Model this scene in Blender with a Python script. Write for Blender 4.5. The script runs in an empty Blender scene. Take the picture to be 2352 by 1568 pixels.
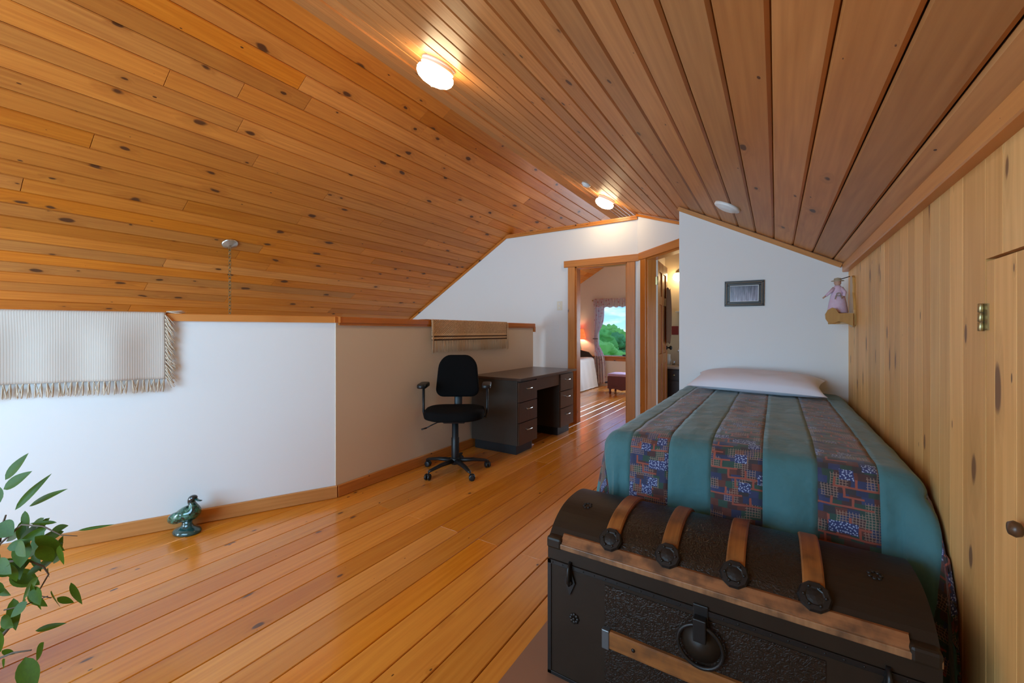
import bpy, math, random
from mathutils import Vector, Matrix, noise
random.seed(7)
S = bpy.context.scene
COL = S.collection
PI = math.pi

# ------------------------------------------------------------------ camera, world, light, exposure
CAMH = 1.18
cam = bpy.data.cameras.new('camera')
cam.sensor_width = 36.0
cam.lens = 36.0 * 945.0 / 2352.0
cam.shift_y = -(784 - 762) / 2352.0
cam.clip_start = 0.02
cam.clip_end = 400
cam_o = bpy.data.objects.new('camera', cam)
COL.objects.link(cam_o)
cam_o.location = (0, 0, CAMH)
cam_o.rotation_euler = (PI / 2, 0, math.atan(606.0 / 945.0))
S.camera = cam_o

S.view_settings.view_transform = 'Standard'
S.view_settings.look = 'None'
S.view_settings.gamma = 1.0
S.view_settings.use_curve_mapping = False
S.view_settings.exposure = 0.35
S.cycles.use_denoising = True
S.cycles.max_bounces = 6
S.cycles.diffuse_bounces = 4
S.cycles.glossy_bounces = 3
S.cycles.transmission_bounces = 4
S.cycles.transparent_max_bounces = 6
S.cycles.caustics_reflective = False
S.cycles.caustics_refractive = False
S.cycles.use_adaptive_sampling = True
S.cycles.adaptive_threshold = 0.08
S.cycles.sample_clamp_indirect = 8.0

W = bpy.data.worlds.new('sky')
S.world = W
W.use_nodes = True
nt = W.node_tree
nt.nodes.clear()
def nn(t, typ, **kw):
    n = t.nodes.new(typ)
    for k, v in kw.items():
        setattr(n, k, v)
    return n
_o = nn(nt, 'ShaderNodeOutputWorld')
_b = nn(nt, 'ShaderNodeBackground')
_b.inputs['Strength'].default_value = 1.3
_tc = nn(nt, 'ShaderNodeTexCoord')
_sx = nn(nt, 'ShaderNodeSeparateXYZ')
nt.links.new(_tc.outputs['Generated'], _sx.inputs[0])
_rp = nn(nt, 'ShaderNodeValToRGB')
_rp.color_ramp.elements[0].position = 0.0
_rp.color_ramp.elements[0].color = (0.36, 0.68, 1.0, 1)
_rp.color_ramp.elements[1].position = 0.16
_rp.color_ramp.elements[1].color = (0.06, 0.29, 0.85, 1)
nt.links.new(_sx.outputs[2], _rp.inputs[0])
_mp = nn(nt, 'ShaderNodeMapping')
_mp.inputs['Scale'].default_value = (9, 9, 34)
nt.links.new(_tc.outputs['Generated'], _mp.inputs[0])
_ns = nn(nt, 'ShaderNodeTexNoise')
_ns.inputs['Scale'].default_value = 1.0
_ns.inputs['Detail'].default_value = 5
nt.links.new(_mp.outputs[0], _ns.inputs['Vector'])
_cr = nn(nt, 'ShaderNodeValToRGB')
_cr.color_ramp.elements[0].position = 0.45
_cr.color_ramp.elements[1].position = 0.68
nt.links.new(_ns.outputs[0], _cr.inputs[0])
_mx = nn(nt, 'ShaderNodeMix', data_type='RGBA')
nt.links.new(_cr.outputs[0], _mx.inputs[0])
nt.links.new(_rp.outputs[0], _mx.inputs[6])
_mx.inputs[7].default_value = (0.92, 0.97, 1.0, 1)
nt.links.new(_mx.outputs[2], _b.inputs[0])
nt.links.new(_b.outputs[0], _o.inputs[0])

def area(name, loc, size, direction, energy, color):
    l = bpy.data.lights.new(name, 'AREA')
    l.shape = 'RECTANGLE'
    l.size, l.size_y = size
    l.energy = energy
    l.color = color
    o = bpy.data.objects.new(name, l)
    COL.objects.link(o)
    o.location = loc
    o.rotation_euler = Vector(direction).to_track_quat('-Z', 'Y').to_euler()
    return o
# daylight entering through the glazing of the near gable (behind the camera), one lamp per window
GY = -1.75
area('daylight_loft_window', (-1.975, GY - 0.02, 1.325), (2.1, 1.62), (0, 1, 0), 90, (0.43, 0.74, 1.0))
area('daylight_stairwell_window', (-4.85, GY - 0.02, 0.1), (1.9, 2.2), (0.1, 1, 0.05), 150, (0.66, 0.85, 1.0))
area('bedroom_fill_light', (-1.775, 8.70 + 0.02, 1.25), (0.5, 1.05), (-0.3, -1, 0), 48, (0.66, 0.84, 1.0))  # added fill lamp to brighten the bedroom, out of sight behind the partition

# ------------------------------------------------------------------ helpers
def V(*a):
    return Vector(a)

class MB:
    def __init__(self):
        self.v = []; self.f = []; self.m = []; self.s = []
    def add(self, verts, faces, mi=0, smooth=False):
        b = len(self.v)
        self.v += [tuple(p) for p in verts]
        for f in faces:
            self.f.append(tuple(b + i for i in f)); self.m.append(mi); self.s.append(smooth)
        return self
    def box(self, x0, x1, y0, y1, z0, z1, mi=0):
        v = [(x0,y0,z0),(x1,y0,z0),(x1,y1,z0),(x0,y1,z0),(x0,y0,z1),(x1,y0,z1),(x1,y1,z1),(x0,y1,z1)]
        return self.add(v, [(0,3,2,1),(4,5,6,7),(0,1,5,4),(1,2,6,5),(2,3,7,6),(3,0,4,7)], mi)
    def prism(self, poly, origin, u, v, n, t, mi=0, smooth=False):
        """2-D polygon (CCW seen from +n) in basis u,v extruded by t along n"""
        o, u, v, n = Vector(origin), Vector(u), Vector(v), Vector(n)
        k = len(poly)
        a = [o + u*p[0] + v*p[1] for p in poly]
        b = [p + n*t for p in a]
        self.add(a + b, [tuple(range(k-1, -1, -1)), tuple(range(k, 2*k))], mi)
        base = len(self.v) - 2*k
        for i in range(k):
            j = (i+1) % k
            self.f.append((base+i, base+j, base+k+j, base+k+i)); self.m.append(mi); self.s.append(smooth)
        return self
    def tube(self, pts, radii, seg=10, mi=0, caps=True, smooth=True, flat=1.0, up=None):
        pts = [Vector(p) for p in pts]
        if not isinstance(radii, (list, tuple)):
            radii = [radii]*len(pts)
        rings = []
        prev = None
        for i, p in enumerate(pts):
            d = (pts[min(i+1, len(pts)-1)] - pts[max(i-1, 0)]).normalized()
            if prev is None:
                ref = Vector(up) if up else (V(0,0,1) if abs(d.z) < 0.9 else V(1,0,0))
                a = d.cross(ref).normalized()
            else:
                a = (prev - d*prev.dot(d)).normalized()
            prev = a
            b = d.cross(a).normalized()
            r = radii[i]
            rx, ry = r if isinstance(r, (list, tuple)) else (r, r*flat)
            rings.append([p + a*rx*math.cos(2*PI*k/seg) + b*ry*math.sin(2*PI*k/seg) for k in range(seg)])
        verts = [q for r in rings for q in r]
        faces = []
        for i in range(len(pts)-1):
            for k in range(seg):
                k2 = (k+1) % seg
                faces.append((i*seg+k, i*seg+k2, (i+1)*seg+k2, (i+1)*seg+k))
        if caps:
            faces.append(tuple(range(seg-1, -1, -1)))
            n = (len(pts)-1)*seg
            faces.append(tuple(range(n, n+seg)))
        return self.add(verts, faces, mi, smooth)
    def lathe(self, prof, origin=(0,0,0), seg=24, mi=0, M=None, smooth=True, sx=1, sy=1):
        """profile of (r,z)"""
        o = Vector(origin)
        verts, faces = [], []
        for r, z in prof:
            for k in range(seg):
                p = V(r*sx*math.cos(2*PI*k/seg), r*sy*math.sin(2*PI*k/seg), z)
                if M: p = M @ p
                verts.append(o + p)
        for i in range(len(prof)-1):
            for k in range(seg):
                k2 = (k+1) % seg
                faces.append((i*seg+k, i*seg+k2, (i+1)*seg+k2, (i+1)*seg+k))
        faces.append(tuple(range(seg-1, -1, -1)))
        n = (len(prof)-1)*seg
        faces.append(tuple(range(n, n+seg)))
        return self.add(verts, faces, mi, smooth)
    def sphere(self, c, r, seg=16, rings=10, mi=0, M=None):
        rx, ry, rz = r if isinstance(r, (list, tuple)) else (r, r, r)
        prof = []
        c = Vector(c)
        verts = []; faces = []
        for i in range(rings+1):
            a = -PI/2 + PI*i/rings
            for k in range(seg):
                p = V(rx*math.cos(a)*math.cos(2*PI*k/seg), ry*math.cos(a)*math.sin(2*PI*k/seg), rz*math.sin(a))
                if M: p = M @ p
                verts.append(c + p)
        for i in range(rings):
            for k in range(seg):
                k2 = (k+1) % seg
                faces.append((i*seg+k, i*seg+k2, (i+1)*seg+k2, (i+1)*seg+k))
        return self.add(verts, faces, mi, True)
    def torus(self, c, R, r, n=24, seg=8, M=None, mi=0, sx=1, sy=1):
        c = Vector(c); verts = []; faces = []
        for i in range(n):
            a = 2*PI*i/n
            for k in range(seg):
                b = 2*PI*k/seg
                p = V((R + r*math.cos(b))*math.cos(a)*sx, (R + r*math.cos(b))*math.sin(a)*sy, r*math.sin(b))
                if M: p = M @ p
                verts.append(c + p)
        for i in range(n):
            for k in range(seg):
                i2, k2 = (i+1) % n, (k+1) % seg
                faces.append((i*seg+k, i2*seg+k, i2*seg+k2, i*seg+k2))
        return self.add(verts, faces, mi, True)
    def mesh(self, name, mats):
        me = bpy.data.meshes.new(name)
        me.from_pydata(self.v, [], self.f)
        for mt in (mats if isinstance(mats, (list, tuple)) else [mats]):
            me.materials.append(mt)
        me.polygons.foreach_set('material_index', self.m)
        me.polygons.foreach_set('use_smooth', self.s)
        me.update()
        return me
    def build(self, name, mats, parent=None, bevel=0, bseg=2, subsurf=0, label=None):
        o = bpy.data.objects.new(name, self.mesh(name, mats))
        COL.objects.link(o)
        if parent: o.parent = parent
        if bevel:
            md = o.modifiers.new('bevel', 'BEVEL'); md.width = bevel; md.segments = bseg; md.limit_method = 'ANGLE'
            md.angle_limit = math.radians(40)
        if subsurf:
            md = o.modifiers.new('sub', 'SUBSURF'); md.levels = subsurf; md.render_levels = subsurf
        if label: o['label'] = label
        return o

def link_mesh(name, me, parent=None, M=None):
    o = bpy.data.objects.new(name, me)
    COL.objects.link(o)
    if parent: o.parent = parent
    if M is not None: o.matrix_local = M
    return o

def empty(name, loc=(0,0,0), rz=0):
    o = bpy.data.objects.new(name, None)
    COL.objects.link(o); o.location = loc; o.rotation_euler = (0,0,rz); o.empty_display_size = 0.1
    return o
def tag(o, label, cat, group=None):
    o['label'] = label; o['category'] = cat
    if group: o['group'] = group
    return o
def thing(name, label, cat, loc=(0,0,0), rz=0, group=None):
    return tag(empty(name, loc, rz), label, cat, group)
def struct(o, label=None):
    o['kind'] = 'structure'
    if label: o['label'] = label
    return o

def basis(origin, x, y, z):
    x, y, z = Vector(x).normalized(), Vector(y).normalized(), Vector(z).normalized()
    return Matrix(((x.x, y.x, z.x, origin[0]), (x.y, y.y, z.y, origin[1]), (x.z, y.z, z.z, origin[2]), (0,0,0,1)))

_bc = {}
def board_mesh(w, L, t, ch, mat):
    key = (round(w,4), round(L,3), t, ch, mat.name)
    mb = MB()
    prof = [(0,-t),(w,-t),(w,-ch),(w-ch,0),(ch,0),(0,-ch)]
    a = [(p[0], 0, p[1]) for p in prof]; b = [(p[0], L, p[1]) for p in prof]
    e = min(ch*0.4, 0.002)
    a[3] = (w-ch, e, 0); a[4] = (ch, e, 0); b[3] = (w-ch, L-e, 0); b[4] = (ch, L-e, 0)
    k = len(prof)
    mb.add(a+b, [tuple(range(k)), tuple(range(2*k-1, k-1, -1))] + [(i, k+i, k+(i+1)%k, (i+1)%k) for i in range(k)])
    _bc[key] = mb.mesh('board', mat)
    return _bc[key]
def board(name, w, L, t, ch, mat, parent, origin, x, y, z):
    return link_mesh(name, board_mesh(w, L, t, ch, mat), parent, basis(origin, x, y, z))

# ------------------------------------------------------------------ materials
MATS = {}
def newmat(name):
    m = bpy.data.materials.new(name); m.use_nodes = True
    t = m.node_tree
    p = t.nodes['Principled BSDF']
    MATS[name] = m
    return m, t, p
def plain(name, col, rough=0.5, metal=0.0, var=0.0, vscale=8.0, bump=0.0, bscale=60.0, coat=0.0, sheen=0.0, col2=None, trans=0.0):
    m, t, p = newmat(name)
    p.inputs['Roughness'].default_value = rough
    p.inputs['Metallic'].default_value = metal
    p.inputs['Coat Weight'].default_value = coat
    p.inputs['Sheen Weight'].default_value = sheen
    p.inputs['Transmission Weight'].default_value = trans
    tc = nn(t, 'ShaderNodeTexCoord')
    ns = nn(t, 'ShaderNodeTexNoise'); ns.inputs['Scale'].default_value = vscale; ns.inputs['Detail'].default_value = 3
    t.links.new(tc.outputs['Object'], ns.inputs['Vector'])
    mx = nn(t, 'ShaderNodeMix', data_type='RGBA')
    c2 = col2 if col2 else tuple(c*(1-var) for c in col)
    mx.inputs[6].default_value = (*col, 1); mx.inputs[7].default_value = (*c2, 1)
    t.links.new(ns.outputs[0], mx.inputs[0])
    t.links.new(mx.outputs[2], p.inputs['Base Color'])
    if bump:
        n2 = nn(t, 'ShaderNodeTexNoise'); n2.inputs['Scale'].default_value = bscale; n2.inputs['Detail'].default_value = 3
        t.links.new(tc.outputs['Object'], n2.inputs['Vector'])
        bp = nn(t, 'ShaderNodeBump'); bp.inputs['Strength'].default_value = bump; bp.inputs['Distance'].default_value = 0.005
        t.links.new(n2.outputs[0], bp.inputs['Height']); t.links.new(bp.outputs[0], p.inputs['Normal'])
    return m
def math_(t, op, a, b=None, c=None, clamp=False):
    n = nn(t, 'ShaderNodeMath', operation=op); n.use_clamp = clamp
    for i, x in enumerate((a, b, c)):
        if x is None: continue
        if hasattr(x, 'is_output'): t.links.new(x, n.inputs[i])
        else: n.inputs[i].default_value = x
    return n.outputs[0]
def mixc(t, f, a, b, blend='MIX'):
    n = nn(t, 'ShaderNodeMix', data_type='RGBA', blend_type=blend)
    for i, x in ((0, f), (6, a), (7, b)):
        if hasattr(x, 'is_output'): t.links.new(x, n.inputs[i])
        elif i == 0: n.inputs[0].default_value = x
        else: n.inputs[i].default_value = (*x, 1)
    return n.outputs[2]
def wood(name, light, dark, knotc=(0.07,0.022,0.008), density=0.35, kscale=6.5, rough=0.4, coat=0.15, spread=0.22, grain=55.0, kstretch=0.5, kr=0.13, wear=0.0):
    """knotty softwood; grain runs along the object's local Y"""
    m, t, p = newmat(name)
    p.inputs['Roughness'].default_value = rough
    p.inputs['Coat Weight'].default_value = coat
    p.inputs['Coat Roughness'].default_value = 0.16
    p.inputs['Specular IOR Level'].default_value = 0.35
    tc = nn(t, 'ShaderNodeTexCoord'); oi = nn(t, 'ShaderNodeObjectInfo'); R = oi.outputs['Random']
    sp = nn(t, 'ShaderNodeSeparateXYZ'); t.links.new(tc.outputs['Object'], sp.inputs[0])
    x = math_(t, 'ADD', sp.outputs[0], math_(t, 'MULTIPLY', R, 37.3))
    y = math_(t, 'ADD', sp.outputs[1], math_(t, 'MULTIPLY', R, 91.7))
    z = sp.outputs[2]
    cv = nn(t, 'ShaderNodeCombineXYZ'); t.links.new(x, cv.inputs[0]); t.links.new(math_(t, 'MULTIPLY', y, kstretch), cv.inputs[1])
    vo = nn(t, 'ShaderNodeTexVoronoi', voronoi_dimensions='2D'); vo.inputs['Scale'].default_value = kscale
    t.links.new(cv.outputs[0], vo.inputs['Vector'])
    d = vo.outputs['Distance']
    sc = nn(t, 'ShaderNodeSeparateColor'); t.links.new(vo.outputs['Color'], sc.inputs[0])
    has = math_(t, 'DIVIDE', math_(t, 'SUBTRACT', sc.outputs[0], 1-density), density, clamp=True)
    r = math_(t, 'MULTIPLY', math_(t, 'POWER', has, 1.4), kr)
    kn_ = nn(t, 'ShaderNodeTexNoise', noise_dimensions='2D'); kn_.inputs['Scale'].default_value = 22; kn_.inputs['Detail'].default_value = 1; t.links.new(cv.outputs[0], kn_.inputs['Vector'])
    d = math_(t, 'ADD', d, math_(t, 'MULTIPLY', math_(t, 'SUBTRACT', kn_.outputs[0], 0.5), 0.16))
    knot = math_(t, 'DIVIDE', math_(t, 'SUBTRACT', r, d), math_(t, 'MULTIPLY_ADD', r, 0.35, 0.004), clamp=True)
    halo = math_(t, 'DIVIDE', math_(t, 'SUBTRACT', math_(t, 'MULTIPLY', r, 3.2), d), math_(t, 'MULTIPLY_ADD', r, 3.0, 0.01), clamp=True)
    gv = nn(t, 'ShaderNodeCombineXYZ')
    t.links.new(math_(t, 'MULTIPLY_ADD', x, grain, math_(t, 'MULTIPLY', halo, 2.2)), gv.inputs[0])
    t.links.new(math_(t, 'MULTIPLY', y, 2.0), gv.inputs[1]); t.links.new(math_(t, 'MULTIPLY', z, 10), gv.inputs[2])
    g1 = nn(t, 'ShaderNodeTexNoise'); g1.inputs['Scale'].default_value = 1.0; g1.inputs['Detail'].default_value = 3
    t.links.new(gv.outputs[0], g1.inputs['Vector'])
    lv = nn(t, 'ShaderNodeCombineXYZ')
    t.links.new(math_(t, 'MULTIPLY', x, 9), lv.inputs[0]); t.links.new(math_(t, 'MULTIPLY', y, 0.55), lv.inputs[1])
    g2 = nn(t, 'ShaderNodeTexNoise'); g2.inputs['Scale'].default_value = 1.0; g2.inputs['Detail'].default_value = 2
    t.links.new(lv.outputs[0], g2.inputs['Vector'])
    rings = math_(t, 'FRACT', math_(t, 'MULTIPLY_ADD', g2.outputs[0], 9.0, math_(t, 'MULTIPLY', halo, 1.6)))
    rings = math_(t, 'ABSOLUTE', math_(t, 'MULTIPLY_ADD', rings, 2.0, -1.0))
    f = math_(t, 'ADD', math_(t, 'MULTIPLY_ADD', g1.outputs[0], 1.2, -0.28), math_(t, 'MULTIPLY', rings, 0.22), clamp=True)
    c = mixc(t, f, light, dark)
    # board-to-board variation
    hs = nn(t, 'ShaderNodeHueSaturation')
    t.links.new(c, hs.inputs['Color'])
    t.links.new(math_(t, 'MULTIPLY_ADD', R, spread*2, 1.0-spread), hs.inputs['Value'])
    r2 = math_(t, 'FRACT', math_(t, 'MULTIPLY', R, 17.31))
    t.links.new(math_(t, 'MULTIPLY_ADD', r2, 0.008, 0.496), hs.inputs['Hue'])
    t.links.new(math_(t, 'MULTIPLY_ADD', r2, -0.07, 1.02), hs.inputs['Saturation'])
    c = mixc(t, math_(t, 'MULTIPLY', halo, 0.35), hs.outputs[0], tuple(k*0.55 for k in dark))
    c = mixc(t, math_(t, 'MULTIPLY', knot, 0.9), c, knotc)
    if wear:
        wz = nn(t, 'ShaderNodeTexNoise'); wz.inputs['Scale'].default_value = 14; wz.inputs['Detail'].default_value = 4; t.links.new(tc.outputs['Object'], wz.inputs['Vector'])
        c = mixc(t, math_(t, 'MULTIPLY', math_(t, 'MULTIPLY_ADD', wz.outputs[0], 5.0, -2.2, clamp=True), wear), c, (0.035,0.020,0.013))
    t.links.new(c, p.inputs['Base Color'])
    return m
def emit(name, col, strength):
    m, t, p = newmat(name)
    p.inputs['Base Color'].default_value = (0.9, 0.9, 0.9, 1)
    p.inputs['Emission Color'].default_value = (*col, 1)
    p.inputs['Emission Strength'].default_value = strength
    return m

M_CEILL = wood('ceiling_pine', (0.69,0.242,0.027), (0.46,0.115,0.008), density=0.50, kscale=6.0, rough=0.48, coat=0.02, spread=0.17, kr=0.15)
M_CEILR = wood('ceiling_pine_pale', (0.62,0.275,0.085), (0.41,0.155,0.038), density=0.48, kscale=6.0, rough=0.48, coat=0.02, spread=0.20, kr=0.10)
M_FLOOR = wood('floor_pine', (0.82,0.310,0.028), (0.60,0.172,0.009), knotc=(0.11,0.04,0.015), density=0.30, kscale=6.5, rough=0.24, coat=0.5, spread=0.15, kr=0.10)
M_FLOORF = wood('floor_pine_faded', (0.42,0.22,0.13), (0.34,0.165,0.09), density=0.15, rough=0.3, coat=0.2, spread=0.05)
M_WALLR = wood('wall_pine', (0.86,0.475,0.165), (0.66,0.315,0.085), knotc=(0.20,0.085,0.035), density=0.62, kscale=7.5, rough=0.5, coat=0.03, spread=0.13, kr=0.13, kstretch=0.33)
M_TRIM = wood('trim_pine', (0.66,0.235,0.035), (0.47,0.135,0.015), density=0.30, kscale=7, rough=0.35, coat=0.2, spread=0.08)
M_TRIMP = wood('trim_pine_pale', (0.68,0.30,0.085), (0.50,0.19,0.042), density=0.25, kscale=7, rough=0.4, coat=0.1, spread=0.08)
M_DOORW = wood('door_pine', (0.56,0.18,0.028), (0.40,0.105,0.012), density=0.25, kscale=6, rough=0.35, coat=0.2, spread=0.08)
M_WHITE = plain('white_paint', (0.82,0.83,0.84), 0.75, var=0.03, vscale=1.5)
M_CREAM = plain('cream_half_wall', (0.74,0.62,0.47), 0.75, var=0.04, vscale=1.5)  # even cream tone, warmer than the white walls
M_DARKBACK = plain('groove_shadow_wood', (0.13,0.05,0.015), 0.8, var=0.2)
M_OUTER = plain('outer_plaster', (0.62,0.56,0.48), 0.8, var=0.05)
M_METALD = plain('dark_metal', (0.022,0.018,0.016), 0.40, metal=0.4, var=0.3, vscale=40)
M_STEEL = plain('satin_steel', (0.62,0.60,0.56), 0.3, metal=1.0, var=0.1)
M_BRASS = plain('old_brass', (0.50,0.40,0.20), 0.35, metal=0.9, var=0.3, vscale=30)
M_CHAIN = plain('antique_chain', (0.22,0.16,0.08), 0.4, metal=0.8)
M_WPLAS = plain('white_plastic', (0.80,0.82,0.84), 0.4)
M_IVORY = plain('ivory_plastic', (0.75,0.70,0.58), 0.4)

# ------------------------------------------------------------------ dimensions of the attic
M1, U = 0.59, 3.29            # left slope  z = CAMH + U + M1*X   (X negative)
M2, B = 0.53, 0.677           # right slope z = CAMH + B - M2*X
RX = -(U - B) / (M1 + M2)     # ridge
RZ = CAMH + U + M1*RX
def zl(x): return CAMH + U + M1*x
def zr(x): return CAMH + B - M2*x
XR = 0.416                    # knee wall on the right
XL = -6.25                    # eaves on the left
YF = 4.93                     # partition with the bedroom door
YH = 3.59                     # headboard wall
YG = 8.70                     # far gable
ZLOW = -2.45                  # floor of the storey below
CAPZ = 1.29
C0 = V(-2.64, 1.80, 0)        # corner of the two half walls
DW = V(-0.45, -0.893, 0).normalized()          # white half wall runs back along this
NW = V(0.893, -0.45, 0).normalized()           # its room side

# ------------------------------------------------------------------ ceiling
def slope_boards(parent, mat, edge, xdir, ydir, zdir, total, w, y0, y1, t, ch, gap, joints, name):
    k = 0; s = 0.0
    rnd = random.Random(hash(name) % 1000 if False else len(name)*13)
    while s < total - 0.01:
        ww = min(w, total - s)
        cuts = sorted(joints(k, rnd))
        ys = [y0] + [c for c in cuts if y0 + 0.15 < c < y1 - 0.15] + [y1]
        for a, b_ in zip(ys[:-1], ys[1:]):
            o = Vector(edge) + Vector(xdir).normalized()*s
            board(name, ww-gap, b_-a-0.0008, t, ch, mat, parent, (o.x, a, o.z), xdir, ydir, zdir)
        s += w; k += 1
n1 = V(M1, 0, -1).normalized(); x1 = V(-1, 0, -M1).normalized()
n2 = V(-M2, 0, -1).normalized(); x2 = V(-1, 0, M2).normalized()
mb = MB()   # sheathing behind the left boards
mb.prism([(0,0),(0,YG+0.2-GY+0.2),(-(abs(XL-RX))*math.hypot(1,M1)-0.1,YG+0.4-GY),(-(abs(XL-RX))*math.hypot(1,M1)-0.1,0)],
         V(RX,GY-0.2,RZ) - n1*0.022, -x1, V(0,1,0), -n1, 0.12)
ceil_l = struct(mb.build('ceiling_left', M_DARKBACK), 'sloping ceiling of knotty orange pine boards over the stairwell')
def jl(k, r):
    c = r.uniform(-3.5, -0.5); out = []
    while c < 9:
        c += r.choice([2.4, 3.0, 3.65, 4.2]); out.append(c + r.uniform(-0.3, 0.3))
    return out
slope_boards(ceil_l, M_CEILL, (RX, 0, RZ), x1, V(0,1,0), n1, abs(XL-RX)*math.hypot(1,M1), 0.1255, GY, YG, 0.02, 0.0055, 0.0026, jl, 'ceiling_board')
LR = (XR - RX)*math.hypot(1, M2)
mb = MB()
mb.prism([(0,0),(LR+0.15,0),(LR+0.15,YG+0.4-GY),(0,YG+0.4-GY)], V(XR,GY-0.2,zr(XR)) - x2*0.1 - n2*0.024, x2, V(0,1,0), n2*-1, 0.12)
ceil_r = struct(mb.build('ceiling_right', M_DARKBACK), 'sloping ceiling of wide pine boards above the bed')
def jr(k, r):
    return [r.uniform(4.2, 6.5)] if k % 3 else [r.uniform(-1.0, -0.4), r.uniform(4.4, 6.0)]
WR = 0.1305
STRIP = 0.36
slope_boards(ceil_r, M_CEILR, (XR+0.03, 0, zr(XR+0.03)), x2, V(0,1,0), n2, LR+0.03-STRIP, WR, GY, YG, 0.02, 0.0075, 0.004, jr, 'ceiling_board')
# wide ridge boards, fixed slightly proud of the others, tight joints
so = V(XR,0,zr(XR)) + x2*(LR-STRIP-0.02)
for i in range(2):
    o = so + x2*(i*(STRIP+0.02)/2) + n2*0.012
    for a, b_ in ((GY, 3.1 + 0.6*i), (3.1 + 0.6*i, YG)):
        board('ridge_board', (STRIP+0.02)/2-0.0006, b_-a-0.001, 0.03, 0.001, M_CEILR, ceil_r, (o.x, a, o.z), x2, V(0,1,0), n2)

# ------------------------------------------------------------------ floor
mb = MB()
wend = C0 + DW*((GY - C0.y)/DW.y)
poly = [(wend.x, GY), (XR+0.1, GY), (XR+0.1, YG), (-5.2, YG), (-5.2, YF), (-2.74, YF), (-2.74, C0.y)]
mb.prism(poly, (0,0,-0.25), (1,0,0), (0,1,0), (0,0,1), 0.229)
floor = struct(mb.build('floor', M_DARKBACK), 'varnished wide pine plank floor')
PW = 0.1425
x = -1.003 - PW*23
k = 0
rf = random.Random(4)
while x < XR - 0.005:
    w_ = min(PW, XR + 0.01 - x)
    # rear limit against the slanted half wall
    def wall_y(xx):
        return C0.y + (xx - C0.x)*DW.y/DW.x
    ya = GY; yb = YG
    if x + w_ < C0.x - 0.1:
        yb = min(wall_y(x + w_) + 0.06, YG)
    if x < -2.72 and x + w_ >= C0.x - 0.1:
        yb = 1.9
    if yb > ya + 0.05:
        kk = round((x + 1.003)/PW)
        cuts = []
        if kk in (-1, -3, -5, -7, -9): cuts.append(1.87)
        if kk in (-2, -6): cuts.append(rf.uniform(3.0, 4.2))
        if kk in (-4, 0): cuts.append(rf.uniform(-1.0, -0.3))
        cuts += [5.6 + 1.3*((kk*7) % 3) + 0.1*(kk % 4)]
        ys = [ya] + [c for c in sorted(cuts) if ya+0.2 < c < yb-0.2] + [yb]
        for a, b_ in zip(ys[:-1], ys[1:]):
            board('floor_plank', w_-0.0036, b_-a-0.002, 0.02, 0.0025, M_FLOOR, floor, (x, a, 0), (1,0,0), (0,1,0), (0,0,1))
    if x < -2.8 and YF < YG:   # bedroom part beyond the partition
        board('floor_plank', w_-0.0022, YG-YF-0.02, 0.02, 0.0025, M_FLOOR, floor, (x, YF+0.02, 0), (1,0,0), (0,1,0), (0,0,1))
    x += PW; k += 1
x = -1.003 - PW*24
while x > -5.2:
    board('floor_plank', PW-0.0022, YG-YF-0.02, 0.02, 0.0025, M_FLOOR, floor, (x, YF+0.02, 0), (1,0,0), (0,1,0), (0,0,1))
    x -= PW

# ------------------------------------------------------------------ walls
def wall(name, pieces, mat, label=None):
    mb = MB()
    for (poly, o, u, v, n, t) in pieces:
        mb.prism(poly, o, u, v, n, t)
    return struct(mb.build(name, mat), label)
ux, uy, uz = V(1,0,0), V(0,1,0), V(0,0,1)
# slanted white half wall (carries the throw) and the cream half wall behind the desk chair
LWH = (wend - C0).length
wall('wall_half_left', [([(0,ZLOW),(LWH,ZLOW),(LWH,CAPZ-0.045),(0,CAPZ-0.045)], C0, DW, uz, -NW, 0.11)], M_WHITE, 'white half wall under the draped throw')
YE = 4.62
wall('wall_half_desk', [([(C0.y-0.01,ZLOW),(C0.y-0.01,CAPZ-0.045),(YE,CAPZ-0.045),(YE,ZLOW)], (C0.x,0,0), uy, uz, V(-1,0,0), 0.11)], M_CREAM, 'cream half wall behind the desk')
# caps
def flat_board(name, p, d, L, w, t, mat, side, ch=0.004):
    """board lying flat, top at p.z, running along d, width towards side"""
    d, side = Vector(d).normalized(), Vector(side).normalized()
    return board(name, w, L, t, ch, mat, None, p, side, d, side.cross(d))
o = C0 + NW*0.022 - DW*0.02; cap1 = board('trim_1', 0.155, LWH, 0.045, 0.005, M_TRIM, None, (o.x, o.y, CAPZ), -NW, DW, (-NW).cross(DW)); struct(cap1, 'orange pine cap on the white half wall')
o = V(C0.x+0.022, C0.y, CAPZ); cap2 = board('trim_2', 0.155, YE-C0.y+0.05, 0.042, 0.005, M_TRIM, None, (C0.x-0.133, C0.y-0.03, CAPZ-0.002), (1,0,0), (0,1,0), (0,0,1)); struct(cap2, 'orange pine cap on the cream half wall')
mb = MB(); mb.box(C0.x-0.12, C0.x+0.018, YE, YE+0.035, CAPZ-0.11, CAPZ-0.044); mb.box(C0.x, C0.x+0.014, C0.y+0.01, YE, CAPZ-0.062, CAPZ-0.044)
struct(mb.build('trim_3', M_TRIM), 'small end block and moulding under the cap')
# baseboards
struct(board('baseboard_left', 0.085, LWH-0.0, 0.018, 0.004, M_TRIMP, None, tuple(C0 + NW*0.018 + V(0,0,0.001)), uz, DW, NW), 'pine baseboard under the white half wall')
struct(board('baseboard_desk', 0.085, YE-C0.y, 0.018, 0.004, M_TRIM, None, (C0.x+0.018, YE, 0.001), uz, V(0,-1,0), V(1,0,0)), 'pine baseboard behind the desk')

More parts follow.
